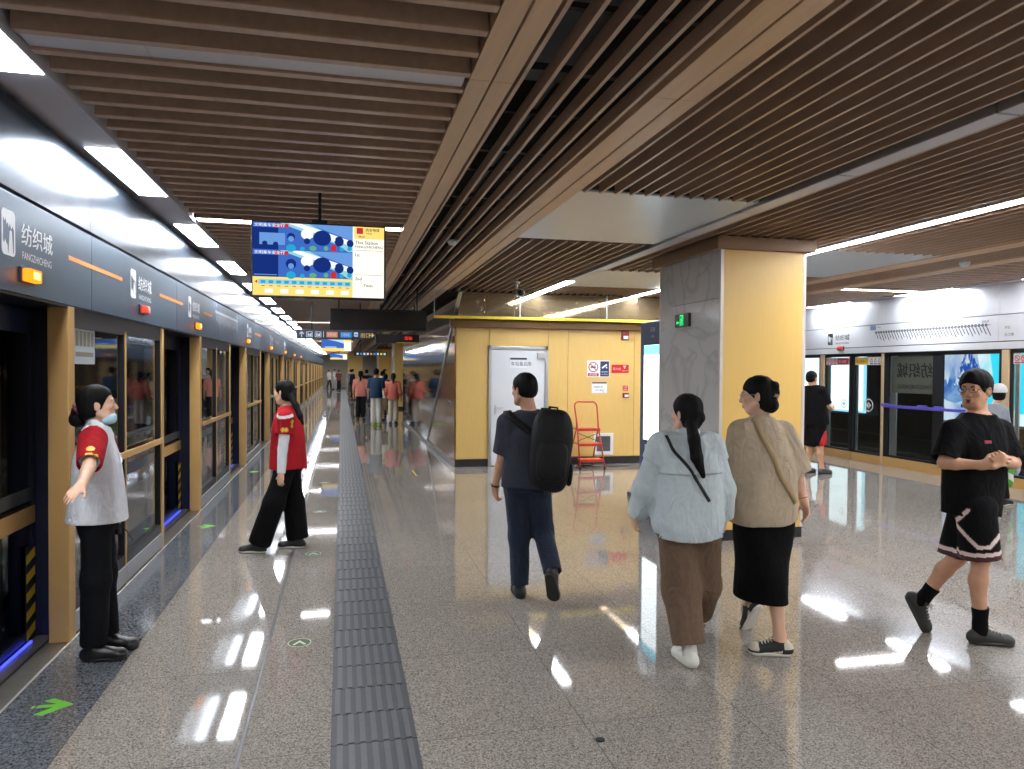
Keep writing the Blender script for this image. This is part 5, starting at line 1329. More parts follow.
def top(g, name, material, st, sl, h=.006, sh_r=.066, neck_r=.064, rip=(.0035, 22, 0), open_hem=True, neck_cut=True, k=.045, n=2.3, collar=None, sag=.0):
    """st = stations along pelvis->neck; sl = {side: (end fraction, radius at shoulder, radius at end)}"""
    J, s = g.J, g.s; b = Solid(g.lo, g.hi, h)
    b.loft(J['pelvis'], J['neck'], g.rp, g.rc, st, 0, n=n)
    N = J['neck'] - UPV * .035
    for q in 'LR': b.cap(N, J['sh' + q], sh_r * .95, sh_r, k)
    if collar: b.cap(J['neck'] + UPV * collar[0], J['neck'] + UPV * collar[1], collar[2], collar[3], .015)
    if rip: b.ripple(*rip)
    if open_hem:
        t0 = st[0][0]; b.loft(J['pelvis'], J['neck'], g.rp, g.rc, [(t0 - .08, st[0][1] - .009, st[0][2] - .009), (t0 + .10, st[1][1] - .012 if st[1][0] - t0 < .2 else st[0][1] - .012, st[0][2] - .012)], 0, 's', n)
    for q, (f, r0, r1) in sl.items():
        E = arm_at(g, q, f); d = unit(E - (J['sh' + q] if f <= 1.02 else J['el' + q])); E2 = E + d * .02
        pts = [J['sh' + q]] + ([J['el' + q]] if f > 1.02 else []) + [E2]; z = Solid(np.min(pts, 0) - .13, np.max(pts, 0) + .13, h)
        if len(pts) == 3: z.chain(pts, [r0, (r0 * .45 + r1 * .55), r1], .03)
        else: z.chain(pts, [r0, r1])
        if rip: z.ripple(rip[0] * .45, *rip[1:])
        z.cut(E, d); z.cap(E - d * .06, E + d * .05, r1 - .018, r1 - .015, 0, 's')
        b.merge(z, k * .8)
    if neck_cut:
        up_ = unit(g.C + g.hu * -.05 - J['neck'])
        b.cap(J['neck'] - up_ * .01 + g.fc * .012, J['neck'] + up_ * .12, neck_r, neck_r * 1.08, 0, 's')
    o = b.build(name, material, g.e); return o
def legs(g, name, material, rh, rk, ra, hem, waist=.16, rw=(.17, .125), rhip=(.175, .13), h=.006, rip=(.003, 24, 1), k=.05, crotch=-.14):
    """trousers or shorts; hem: 0-1 along the thigh, 1-2 along the shin"""
    J, s = g.J, g.s; b = Solid(g.lo, g.hi, h)
    b.loft(J['pelvis'], J['neck'], g.rp, g.rc, [(crotch, rhip[0] * .8, rhip[1] * .85), (-.02, rhip[0], rhip[1]), (waist, rw[0], rw[1])], 0)
    ends = {}
    if rip: b.ripple(*rip)
    for q in 'LR':
        H, K, N_ = J['hi' + q], J['kn' + q], J['an' + q]
        if hem > 1: E = K + (N_ - K) * (hem - 1); d = unit(E - K); pts, rr = [H, K, E + d * .02], [rh, rk, ra]
        else: E = H + (K - H) * hem; d = unit(E - H); pts, rr = [H, E + d * .02], [rh, ra]
        z = Solid(np.min(pts, 0) - .16, np.max(pts, 0) + .16, h); z.chain(pts, rr, .04)
        if rip: z.ripple(rip[0] * .6, *rip[1:])
        z.cut(E, d); z.cap(E - d * .06, E + d * .05, ra - .011, ra - .006, 0, 's'); ends[q] = (E, d)
        b.merge(z, k)
    o = b.build(name, material, g.e); g.hems = ends; return o
def skirt(g, name, material, hem_c, st, h=.006, rip=(.003, 20, 2), n=2.2):
    b = Solid(g.lo, g.hi, h); b.loft(hem_c, g.J['pelvis'], g.rp, g.rp, st, 0, n=n)
    for q in 'LR':
        H, K, N_ = g.J['hi' + q], g.J['kn' + q], g.J['an' + q]; b.chain([H, K, K + (N_ - K) * .75], [.098 * g.s, .076 * g.s, .068 * g.s], .09)
    if rip: b.ripple(*rip)
    b.cut(V3(*hem_c) , -UPV)
    b.loft(hem_c, g.J['pelvis'], g.rp, g.rp, [(-.1, st[0][1] - .010, st[0][2] - .010), (.2, st[0][1] - .012, st[0][2] - .012)], 0, 's', n)
    return b.build(name, material, g.e)
def hair(g, kind='short', h=.0045, vol=1.0, fringe=.052, side=.0, nape=-.062, tail=None, bun=None, cover=.0, name='hair', material=None):
    s = g.s; P = g.P; R = g.R
    pts = [g.C] + ([V3(*p[0]) for p in tail] if tail else []) + ([V3(*q[0]) for q in bun] if bun else [])
    b = Solid(np.min(pts, 0) - .17, np.max(pts, 0) + .17, h)
    b.ell(P(0, -.016, .044), R, (.0845 * s * vol, .104 * s * vol, .090 * s * vol))
    if kind != 'short': b.ell(P(0, -.045, -.025), R, (.080 * s, .072 * s, .082 * s), .03)
    else: b.ell(P(0, -.042, -.010), R, (.076 * s, .070 * s, .060 * s), .03)
    # leave the face, the ears and the nape free
    b.ell(P(0, .105, fringe - .115), R, ((.078 - side) * s, .085 * s, .115 * s), .010, 's', 3.0)
    if kind == 'short':
        for q in (-1, 1): b.ell(P(q * .088, .004, -.024), R, (.022 * s, .034 * s, .044 * s), .008, 's')
    else:
        for q in (-1, 1): b.ell(P(q * .090, .006 + cover, -.018), R, (.020 * s, .022 * s, .034 * s), .008, 's')
    b.cut(P(0, 0, nape), -g.hu + g.hf * .35)
    if tail: b.chain([V3(*p[0]) for p in tail], [p[1] for p in tail], .012)
    if bun:
        for c, r in bun: b.ell(V3(*c), R, (r * .92, r, r * 1.05), .012)
    b.ripple(.0016, 120, 3, .12)
    return b.build(name, material or HAIR, g.body)
def feet(g, upper, sole, lace=None, high=0.0, which='LR'):
    for q in which:
        shoe(g.e, g.J['an' + q], g.J['an' + q] + g.foot[q][0], g.foot[q][1], g.s, upper, sole, .005, high, lace)
def socks(g, material, f=.30):
    for q in 'LR':
        a, k_ = g.J['an' + q], g.J['kn' + q]; b = Solid(np.minimum(a, k_) - .1, np.maximum(a, k_) + .1, .005)
        t = a + (k_ - a) * f; b.chain([a - g.foot[q][1] * .035 + g.foot[q][0] * .02, a, a + (k_ - a) * .10, t], [.044 * g.s, .042 * g.s, .041 * g.s, .050 * g.s], .02); b.cut(t, k_ - a); b.build('sock', material, g.e)
def band(name, pts, w, t, material, parent, nrm):
    """a flat strap laid along points; nrm = outward direction at each point"""
    m = MB(); vs = []; n = len(pts)
    for i, p in enumerate(pts):
        p = Vector(p); d = (Vector(pts[min(i + 1, n - 1)]) - Vector(pts[max(i - 1, 0)])).normalized(); nn = Vector(nrm[i] if isinstance(nrm, list) else nrm).normalized()
        nn = (nn - d * nn.dot(d)).normalized(); l = d.cross(nn) * (w / 2)
        vs += [p - l, p + l, p + l + nn * t, p - l + nn * t]
    fs = [(0, 1, 2, 3), tuple(4 * (n - 1) + q for q in (3, 2, 1, 0))]
    for i in range(n - 1):
        for q in range(4): fs.append((4 * i + q, 4 * i + (q + 1) % 4, 4 * i + 4 + (q + 1) % 4, 4 * i + 4 + q))
    m.add(vs, fs)
    return m.build(name, material, parent, True)
def glasses(g, material, parent):
    P = g.P; m = MB()
    for q in (-1, 1):
        m.tube([P(q * .033 + .022 * math.cos(k * .45) * 1.15, .103 - abs(q * .033 + .022 * math.cos(k * .45)) * .10, .004 + .018 * math.sin(k * .45)) for k in range(14)], .0016, 6, closed=True)
        m.tube([P(q * .058, .098, .010), P(q * .078, .06, .012), P(q * .083, .0, .010), P(q * .082, -.012, .002)], .0017, 6)
    m.tube([P(-.009, .104, .008), P(0, .107, .011), P(.009, .104, .008)], .0015, 6)
    m.build('glasses', material, parent, True)
def near(pt, r): 
    pt = V3(*pt); return lambda c: ((c - pt) ** 2).sum(1) < r * r
def away_dir(x, y): return unit(V3(x, y, 0))

def labels(g, **kw):
    """describe the garments that look different from the rest of the figure"""
    for o in list(g.e.children) + list(g.body.children):
        k = o.name.split('.')[0]
        if k in kw: o['label'] = kw[k]
# skeletons in metres
JOINTS_STAFF = dict(head=(-1.418, 4.834, 1.494), neck=(-1.424, 4.832, 1.345), pelvis=(-1.417, 4.820, 0.830), shR=(-1.394, 4.660, 1.300), shL=(-1.451, 5.002, 1.281), elR=(-1.343, 4.420, 1.175), wrR=(-1.316, 4.207, 1.103), tiR=(-1.345, 4.110, 1.058), elL=(-1.458, 5.059, 1.012), wrL=(-1.390, 5.020, 0.847), tiL=(-1.365, 5.012, 0.734), hiR=(-1.402, 4.735, 0.823), hiL=(-1.430, 4.905, 0.802), knR=(-1.395, 4.706, 0.476), knL=(-1.418, 4.895, 0.461), anR=(-1.414, 4.713, 0.104), anL=(-1.393, 4.883, 0.108), toR=(-1.263, 4.708, 0.053), toL=(-1.268, 4.873, 0.071))
JOINTS_VEST = dict(head=(-0.530, 7.259, 1.489), neck=(-0.493, 7.248, 1.347), pelvis=(-0.491, 7.237, 0.826), shL=(-0.500, 7.094, 1.262), shR=(-0.484, 7.398, 1.252), elL=(-0.525, 7.084, 0.976), wrL=(-0.540, 7.042, 0.750), tiL=(-0.547, 7.020, 0.606), elR=(-0.487, 7.444, 0.947), wrR=(-0.513, 7.425, 0.706), tiR=(-0.521, 7.403, 0.544), hiL=(-0.504, 7.158, 0.808), hiR=(-0.478, 7.316, 0.797), knL=(-0.607, 7.113, 0.472), anL=(-0.746, 7.179, 0.099), toL=(-0.901, 7.214, 0.033), knR=(-0.441, 7.320, 0.429), anR=(-0.403, 7.305, 0.112), toR=(-0.570, 7.323, 0.068))
JOINTS_MAN = dict(head=(1.349, 5.402, 1.571), neck=(1.394, 5.388, 1.404), pelvis=(1.373, 5.383, 0.888), shL=(1.225, 5.395, 1.322), shR=(1.558, 5.380, 1.335), elL=(1.192, 5.449, 1.051), wrL=(1.157, 5.535, 0.825), tiL=(1.173, 5.569, 0.663), elR=(1.634, 5.387, 1.050), wrR=(1.643, 5.545, 0.825), tiR=(1.643, 5.656, 0.720), hiL=(1.292, 5.401, 0.850), hiR=(1.455, 5.363, 0.851), knL=(1.327, 5.436, 0.452), anL=(1.324, 5.378, 0.076), toL=(1.336, 5.559, -0.001), knR=(1.509, 5.405, 0.497), anR=(1.511, 5.133, 0.232), toR=(1.556, 5.201, 0.054))
JOINTS_JACKET = dict(head=(1.975, 3.970, 1.470), neck=(1.981, 3.966, 1.335), pelvis=(1.988, 3.954, 0.817), shL=(1.829, 3.980, 1.277), shR=(2.123, 3.953, 1.275), elL=(1.757, 4.053, 1.021), wrL=(1.741, 4.146, 0.836), tiL=(1.749, 4.193, 0.722), elR=(2.208, 3.948, 1.024), wrR=(2.250, 4.017, 0.830), tiR=(2.258, 4.054, 0.712), hiL=(1.925, 3.968, 0.770), hiR=(2.069, 3.935, 0.777), knL=(1.976, 4.011, 0.423), anL=(1.992, 3.919, 0.107), toL=(1.987, 4.103, 0.008), knR=(2.175, 4.129, 0.401), anR=(2.246, 4.312, 0.142), toR=(2.289, 4.506, 0.035))
JOINTS_BEIGE = dict(head=(2.505, 4.079, 1.572), neck=(2.518, 4.073, 1.423), pelvis=(2.549, 4.055, 0.854), shL=(2.388, 4.061, 1.345), shR=(2.698, 4.091, 1.333), elL=(2.386, 4.097, 1.070), wrL=(2.495, 4.294, 0.889), tiL=(2.548, 4.383, 0.818), elR=(2.778, 4.057, 1.084), wrR=(2.802, 4.018, 0.921), tiR=(2.821, 3.990, 0.788), hiL=(2.483, 4.069, 0.810), hiR=(2.627, 4.056, 0.807), knR=(2.541, 3.967, 0.487), anR=(2.607, 3.945, 0.129), toR=(2.482, 3.993, 0.053), knL=(2.614, 4.288, 0.447), anL=(2.655, 4.386, 0.164), toL=(2.617, 4.497, 0.125))
JOINTS_STRIPED = dict(head=(3.955, 3.909, 1.615), neck=(3.974, 3.901, 1.461), pelvis=(3.938, 3.899, 0.897), shR=(3.755, 3.878, 1.363), shL=(4.144, 3.891, 1.358), elR=(3.651, 3.827, 1.163), wrR=(3.785, 3.673, 1.167), tiR=(3.891, 3.587, 1.212), elL=(4.164, 3.810, 1.154), wrL=(3.900, 3.636, 1.193), tiL=(3.740, 3.582, 1.263), hiR=(3.873, 3.811, 0.877), hiL=(3.996, 3.987, 0.840), knR=(3.910, 3.796, 0.558), anR=(3.965, 3.846, 0.139), toR=(4.143, 3.772, 0.049), knL=(3.927, 3.996, 0.513), anL=(3.775, 4.128, 0.198), toL=(3.839, 4.048, 0.033))
JOINTS_REDSHORTS = dict(head=(7.771, 10.972, 1.617), neck=(7.788, 10.965, 1.490), pelvis=(7.839, 10.941, 0.897), shL=(7.746, 11.096, 1.401), shR=(7.873, 10.841, 1.409), elL=(7.830, 11.153, 1.089), wrL=(8.093, 11.244, 0.996), tiL=(8.223, 11.285, 0.993), elR=(7.956, 10.817, 1.157), wrR=(8.168, 10.972, 1.097), tiR=(8.283, 11.048, 1.144), hiL=(7.817, 11.018, 0.858), hiR=(7.841, 10.889, 0.867), knL=(7.816, 11.061, 0.460), anL=(7.783, 11.061, 0.084), toL=(7.917, 11.112, 0.039), knR=(7.874, 10.873, 0.479), anR=(7.908, 10.858, 0.099), toR=(8.073, 10.870, 0.043))
JOINTS_CAP = dict(head=(8.400, 7.928, 1.455), neck=(8.350, 7.936, 1.310), pelvis=(8.325, 7.932, 0.812), shL=(8.261, 8.017, 1.214), shR=(8.387, 7.864, 1.222), elL=(8.282, 8.047, 0.947), wrL=(8.476, 8.123, 0.804), tiL=(8.585, 8.178, 0.743), elR=(8.416, 7.812, 0.965), wrR=(8.486, 7.842, 0.740), tiR=(8.499, 7.837, 0.635), hiL=(8.317, 7.984, 0.767), hiR=(8.333, 7.878, 0.778), knL=(8.374, 8.015, 0.391), anL=(8.354, 7.973, 0.093), toL=(8.539, 8.011, 0.028), knR=(8.360, 7.865, 0.400), anR=(8.411, 7.846, 0.074), toR=(8.575, 7.879, 0.010))
STAFF_BUN = [(-1.535, 4.859, 1.409), (-1.529, 4.859, 1.457)]
STAFF_SCRUNCHIE = [(-1.538, 4.862, 1.493)]
STAFF_EMBLEM = [(-1.345, 4.453, 1.286), (-1.352, 4.403, 1.259), (-1.326, 4.397, 1.253), (-1.294, 4.389, 1.232)]
STAFF_BADGE = [(-1.284, 4.797, 1.214), (-1.278, 4.795, 1.154)]
STAFF_TIE = [(-1.354, 4.836, 1.307), (-1.319, 4.847, 1.245), (-1.289, 4.839, 1.185)]
STAFF_ANT = [(-1.315, 4.847, 0.773), (-1.262, 4.834, 0.731), (-1.22, 4.823, 0.67)]
STAFF_EPAULET = [(-1.408, 4.726, 1.341)]
VEST_TAIL = [(-0.461, 7.181, 1.454), (-0.412, 7.117, 1.372), (-0.374, 7.075, 1.281), (-0.347, 7.068, 1.207)]
VEST_STRIPE = [(-0.51, 6.993, 1.25)]
VEST_TXT = [(-0.528, 6.996, 1.159), (-0.483, 6.985, 1.159)]
VEST_BACKTXT = [(-0.389, 7.016, 1.22), (-0.38, 7.013, 1.184)]
MAN_PACK = [(1.494, 5.154, 1.124)]
MAN_STRAPL = [(1.362, 5.229, 1.266), (1.285, 5.258, 1.324), (1.221, 5.346, 1.385), (1.228, 5.478, 1.362)]
MAN_STRAPR = [(1.451, 5.168, 1.321), (1.48, 5.245, 1.39), (1.499, 5.344, 1.429), (1.549, 5.435, 1.401)]
MAN_WATCH = [(1.161, 5.533, 0.81)]
JACKET_TAIL = [(1.962, 3.88, 1.418), (1.956, 3.828, 1.33), (1.963, 3.804, 1.231), (1.997, 3.794, 1.129)]
JACKET_STRAP = [(1.823, 3.901, 1.354), (1.835, 3.794, 1.302), (1.89, 3.78, 1.224), (1.945, 3.766, 1.14), (1.988, 3.754, 1.073), (2.032, 3.742, 0.995)]
BEIGE_BUN = [(2.573, 4.003, 1.635), (2.561, 4.014, 1.519)]
BEIGE_CLIP = [(2.573, 3.992, 1.575)]
BEIGE_STRAP = [(2.462, 3.984, 1.454), (2.464, 3.88, 1.401), (2.493, 3.82, 1.323), (2.539, 3.808, 1.23), (2.573, 3.798, 1.137), (2.627, 3.835, 1.036), (2.669, 3.875, 0.944)]
BEIGE_HEM = [(2.537, 4.088, 0.316)]
BEIGE_BRACELET = [(2.799, 4.019, 0.945)]
STRIPED_LINE = [(3.747, 3.737, 0.877), (3.654, 3.757, 0.778), (3.807, 3.719, 0.65), (3.879, 3.702, 0.657), (3.939, 3.69, 0.725)]
STRIPED_LOGO = [(3.913, 3.707, 1.314)]
CAP_BAG = [(8.5, 7.868, 0.658), (8.5, 7.863, 0.436)]
CAP_PLASTIC = [(8.626, 7.907, 0.479)]
CAP_CAP = [(8.413, 7.925, 1.494)]
RED_SIDE = [(7.925, 10.71, 0.595)]
def drape(o, pts, lift=.003):
    """lay points on a garment; returns surface points and outward normals"""
    P = []; N = []
    inv = o.matrix_world.inverted()
    for p in pts:
        ok, c, n, _ = o.closest_point_on_mesh(Vector(p)); P.append(c + n * lift); N.append(n)
    return P, N
def drape_ray(objs, pts, out, lift=.003):
    """lay a strap on whichever layer of clothing is outermost, looking along -out"""
    P = []; N = []; out = Vector(out).normalized()
    for p in pts:
        best = None; o0 = Vector(p) + out * .35
        for o in objs:
            ok, c, n, _ = o.ray_cast(o0, -out)
            if ok and (best is None or (c - o0).length < best[0]): best = ((c - o0).length, c, n)
        if best is None:
            ok, c, n, _ = objs[0].closest_point_on_mesh(Vector(p)); best = (0, c, n)
        P.append(best[1] + out * lift); N.append((best[2] + out).normalized())
    for _ in range(3): P = [P[0]] + [(P[i - 1] + P[i] * 2 + P[i + 1]) / 4 for i in range(1, len(P) - 1)] + [P[-1]]
    return P, N
def dense(pts, k=6):
    out = []
    for a, b in zip(pts[:-1], pts[1:]):
        a, b = np.array(a), np.array(b); out += [tuple(a + (b - a) * i / k) for i in range(k)]
    return out + [tuple(pts[-1])]
def cloth(name, rgb, fold=.25, rough=.88, sheen=0.0): return mat('cloth_' + name, rgb, rough, 0, .05, 30, .12, 500, (1, 1, 1), .12, 0, sheen, fold)
SOLEW = mat('sole_white', (216, 212, 200), .6); SHOEK = mat('shoe_black', (24, 24, 26), .5); SOLEK = mat('sole_black', (20, 20, 21), .6)

# ---- member of staff in a white shirt, right arm stretched out to the side
g = rig(JOINTS_STAFF, 'person in white shirt with red sleeve, black trousers and lowered blue mask, arm stretched out', (.95, .30), (.96, .28), (.95, .28, .10), (-.10, -.03, 1), .935)
body(g, SKINL, False, leg=.8, palms={'R': (-.2, -.3, -.9), 'L': (-.2, -.9, 0)}, curl={'R': .22, 'L': .4}, spread={'R': 1.2})
sh = top(g, 'shirt', cloth('white_shirt', (226, 229, 236), .35), [(-.05, .186, .168), (.12, .184, .160), (.38, .172, .142), (.66, .172, .128), (.88, .14, .095), (1.0, .07, .066)],
         {'R': (.80, .064, .056), 'L': (.80, .064, .060)}, collar=(-.03, .030, .066, .060), neck_r=.051, rip=(.0032, 20, 1))
red = Solid(g.lo, g.hi, .005); E_ = arm_at(g, 'R', .90); red.chain([g.J['shR'] + V3(0, 0, .004), E_], [.080, .064], .02); red.ripple(.0015, 30, 5)
d_ = unit(E_ - g.J['shR']); red.cut(E_, d_); red.cut(g.J['shR'] + d_ * .0 + g.rc * .012, -g.rc, None, None); red.cap(E_ - d_ * .06, E_ + d_ * .05, .054, .057, 0, 's')
ro = red.build('red_sleeve', [cloth('staff_red', (158, 26, 34)), mat('sleeve_yellow', (232, 190, 84), .6)], g.e)
Pq, Nq = drape(ro, STAFF_EMBLEM, 0)
paint(ro, [(1, near(Pq[0], .022))] + [(1, near(p, .0125)) for p in Pq[1:]])
bo = legs(g, 'trousers', cloth('black_trousers', (17, 18, 22), .2), .082, .078, .072, 1.95, rhip=(.150, .122), rw=(.140, .115))
hr_ = hair(g, 'long', fringe=.060, bun=[(STAFF_BUN[0], .048), (STAFF_BUN[1], .04)], nape=-.06)
m = MB(); c = Vector(STAFF_SCRUNCHIE[0]); a_ = (Vector(STAFF_BUN[0]) - Vector(tuple(g.P(0, -.06, -.02)))).normalized(); b_ = a_.orthogonal().normalized(); c_ = a_.cross(b_)
c = Vector(STAFF_BUN[1]) * .55 + Vector(tuple(g.P(0, -.09, 0))) * .45
m.tube([c + (b_ * math.cos(k * .31) + c_ * math.sin(k * .31)) * (.034 + .004 * math.sin(k * 2.3)) for k in range(20)], [.013 + .003 * math.sin(k * 1.9) for k in range(20)], 8, closed=True); m.build('scrunchie', mat('scrunchie_maroon', (96, 36, 48), .7), g.body, True)
b = Solid(g.C - .17, g.C + .17, .0035)
b.ell(g.P(0, .040, -.090), g.R, (.054, .054, .038), 0, 'u', 2.6); b.ell(g.P(0, .030, -.068), g.R, (.052, .052, .050), 0, 's'); b.cut(g.P(0, .012, 0), -g.hf); b.build('face_mask', mat('mask_blue', (176, 210, 230), .8, 0, .05, 30), g.body)
m = MB()
for q in (-1, 1): m.tube([g.P(q * .050, .03, -.075), g.P(q * .070, .012, -.045), g.P(q * .082, -.012, -.020)], .0018, 6)
m.build('mask_loops', PAPER, g.body)
Pq, Nq = drape(sh, dense(STAFF_TIE, 5), .002); band('red_ribbon', Pq, .020, .003, cloth('staff_red', (158, 26, 34)), g.e, Nq)
Pq, Nq = drape(sh, dense(STAFF_BADGE, 2), .003); band('name_badge', Pq, .045, .004, PAPER, g.e, Nq)
Pq, Nq = drape(sh, STAFF_EPAULET, .001); p = Pq[0]; band('epaulette', [p - Vector(g.rc) * .03, p, p + Vector(g.rc) * .035 - Vector((0, 0, .012))], .045, .005, INKK, g.e, Vector((0, 0, 1)))
m = MB(); m.tube(STAFF_ANT, .0035, 8); m.tube([Vector(STAFF_ANT[0]) - Vector((.0, .0, .06)), Vector(STAFF_ANT[0])], .02, 10); m.build('radio_antenna', RUBBER, g.e, True)
feet(g, mat('shoe_leather', (22, 21, 22), .35), SOLEK)
labels(g, shirt='white short-sleeved shirt', red_sleeve='red sleeve with yellow marks', trousers='black trousers', hair='black hair in a low bun', face_mask='pale blue mask pulled below the mouth', scrunchie='dark red scrunchie', shoe='black shoe')

# ---- volunteer in a red vest walking left
g = rig(JOINTS_VEST, 'person in red vest with white arm sleeves and long ponytail walking past the left doors', (-.90, .43), (-.93, .36), (-.86, .50, -.05), (.05, 0, 1), .94)
body(g, SKINL, False, h=.007, leg=.8, curl={'L': .6, 'R': .6}, face=False)
red = cloth('vest_red', (172, 34, 42), .3); yel = mat('vest_yellow', (230, 186, 60), .6); wht = mat('vest_white', (222, 220, 220), .7)
sh = top(g, 'vest', [red, yel, wht], [(-.10, .175, .165), (.10, .172, .160), (.40, .165, .150), (.68, .165, .135), (.88, .14, .10), (1.0, .075, .07)],
         {'L': (.52, .072, .075), 'R': (.52, .072, .075)}, h=.007, neck_r=.055, rip=(.003, 18, 2))
E_ = V3(*g.J['shL']); outw = unit(-g.rc)
paint(sh, [(2, lambda c: (np.abs((c - (E_ + V3(0, 0, .028))) @ unit(V3(0, 0, 1) + outw * .25) ) < .013) & (((c - E_) @ outw) > -.01) & (((c - E_) ** 2).sum(1) < .10 ** 2)),
           (1, near(drape(sh, VEST_TXT)[0][0], .020)), (1, near(drape(sh, VEST_TXT)[0][1], .020)), (1, near(drape(sh, VEST_BACKTXT)[0][0], .022)), (1, near(drape(sh, VEST_BACKTXT)[0][1], .018))])
for q in 'LR':
    b = Solid(g.lo, g.hi, .007); W = g.J['wr' + q]; K = g.J['el' + q]
    b.chain([arm_at(g, q, .35), K, W], [.050, .046, .038], .02); b.ripple(.002, 40, 4); b.cut(W - (W - K) * .02, W - K); b.build('arm_sleeve', cloth('arm_white', (222, 224, 230), .3), g.e)
m = MB(); m.tube([g.J['neck'] + g.rc * .055 * math.cos(k * .4) + g.fc * .055 * math.sin(k * .4) + V3(0, 0, .008) for k in range(16)], .010, 8, closed=True); m.build('collar', wht, g.e, True)
legs(g, 'trousers', cloth('black_wide', (16, 16, 18), .25), .088, .098, .105, 1.96, rhip=(.160, .145), h=.007)
hair(g, 'long', h=.005, fringe=.050, side=.012, cover=.01, tail=[(g.P(0, -.10, -.015), .034)] + list(zip(VEST_TAIL, (.030, .030, .026, .012))))
feet(g, SHOEK, SOLEW)
labels(g, vest='red vest with white shoulder stripe', arm_sleeve='white arm sleeve', trousers='wide black trousers', hair='long black ponytail', shoe='black shoe with white sole')

# ---- person with a black backpack, walking away
g = rig(JOINTS_MAN, 'person in dark grey t-shirt and jeans with black backpack walking away towards the white door', (.12, .99), (.12, .99), (-.50, .86, -.04), (0, 0, 1), 1.0, 'L')
body(g, SKIN, True, leg=.8, palms={'L': (.9, .3, 0), 'R': (-.9, .3, 0)}, curl={'L': .75, 'R': .7})
sh = top(g, 't_shirt', cloth('slate_shirt', (58, 62, 72), .35), [(-.10, .192, .142), (.08, .190, .140), (.38, .180, .135), (.66, .190, .138), (.88, .16, .105), (1.0, .078, .074)],
         {'L': (.86, .080, .080), 'R': (.86, .080, .080)}, rip=(.004, 20, 3), neck_r=.060)
legs(g, 'jeans', mat('denim_dark', (34, 42, 60), .8, 0, .12, 60, .2, 400, (1, 1, 1), .2, 0, .1, .3), .098, .078, .068, 1.97, rhip=(.172, .135), rip=(.0035, 26, 4))
hair(g, 'short', fringe=.056, nape=-.055)
feet(g, SHOEK, mat('sole_dark', (40, 40, 40), .7), lace=mat('lace_white', (200, 200, 200), .7))
m = MB(); w_ = g.J['wrL'] + (g.J['elL'] - g.J['wrL']) * .04; ax_ = unit(g.J['elL'] - g.J['wrL']); o_ = unit(np.cross(ax_, g.fc)); p_ = np.cross(ax_, o_)
m.tube([w_ + (o_ * math.cos(k * .45) + p_ * math.sin(k * .45)) * .029 for k in range(14)], .008, 8, closed=True); m.build('wristband', RUBBER, g.body, True)
labels(g, t_shirt='dark grey t-shirt', jeans='dark blue jeans', hair='short black hair', wristband='black wristband', shoe='black shoe')
pk = thing('backpack', 'black backpack hanging on the back of the person walking away', 'backpack', MAN_PACK[0])
c = V3(*MAN_PACK[0]); BK = mat('pack_nylon', (17, 17, 19), .65, 0, .1, 60, .3, 300, (1, 1, 1), .3, 0, 0, .2)
tl = unit(V3(.10, .08, 1)); rr = unit(np.cross(g.fc, tl)); ff = np.cross(tl, rr)
b = Solid(c - .5, c + .5, .007); b.ell(c, np.array([rr, ff, tl]), (.150, .095, .285), 0, 'u', 3.2); b.ell(c + tl * .12, np.array([rr, ff, tl]), (.135, .085, .19), .03, 'u', 2.6); b.ripple(.003, 22, 2); b.build('main_compartment', BK, pk)
b = Solid(c - .5, c + .5, .007); b.ell(c - ff * .085 - tl * .07, np.array([rr, ff, tl]), (.118, .040, .150), 0, 'u', 3.0); b.ripple(.002, 22, 4); b.build('front_pocket', BK, pk)
b = Solid(c - .5, c + .5, .007); b.ell(c - tl * .15 + rr * .15, np.array([rr, ff, tl]), (.02, .06, .09), 0, 'u', 2.6); b.build('side_pocket', BK, pk)
for q, pts in (('L', MAN_STRAPL), ('R', MAN_STRAPR)):
    Pq, Nq = drape(sh, dense(pts, 6), .004)
    band('shoulder_strap', Pq, .062 if q == 'R' else .052, .010, BK, pk, Nq)
m = MB(); t_ = c + tl * .29; m.tube([t_ - rr * .04 + ff * .05, t_ - rr * .03 + tl * .04 + ff * .05, t_ + rr * .03 + tl * .04 + ff * .05, t_ + rr * .04 + ff * .05], .008, 8); m.build('grab_handle', BK, pk, True)

# ---- woman in a pale blue jacket, ponytail
g = rig(JOINTS_JACKET, 'person in pale blue jacket and wide brown trousers with long black ponytail, walking away', (.22, .98), (.18, .98), (-.42, .90, -.03), (0, 0, 1), .915, 'L')
body(g, SKINL, False, leg=.8, curl={'L': .7, 'R': .7}, palms={'L': (.9, -.1, 0), 'R': (-.9, -.1, 0)})
JK = cloth('jacket_blue', (194, 206, 211), .45, .6)
sh = top(g, 'jacket', JK, [(-.13, .196, .165), (.02, .212, .175), (.35, .196, .160), (.62, .190, .150), (.86, .150, .110), (1.0, .075, .075)],
         {'L': (1.90, .080, .062), 'R': (1.90, .080, .062)}, rip=(.0055, 17, 4), neck_r=.056, collar=(-.04, .025, .078, .066), n=2.4)
yk = top(g, 'yoke', JK, [(.60, .205, .168), (.75, .185, .142), (.88, .152, .112), (1.0, .08, .08)], {'L': (.34, .087, .088), 'R': (.34, .087, .088)}, sh_r=.074, rip=(.004, 17, 4), neck_r=.058, open_hem=False)
for q in 'LR':
    W = arm_at(g, q, 1.92); K = arm_at(g, q, 1.80); b = Solid(np.minimum(W, K) - .12, np.maximum(W, K) + .12, .005); b.cap(K, W, .060, .052); b.cut(W, W - K); b.cut(K, K - W); b.cap(W - (W - K) * .4, W + (W - K), .046, .048, 0, 's'); b.build('cuff', JK, g.e)
legs(g, 'trousers', cloth('brown_wide', (114, 94, 78), .35), .112, .112, .090, 1.86, rhip=(.178, .150), rw=(.155, .125), rip=(.004, 18, 6))
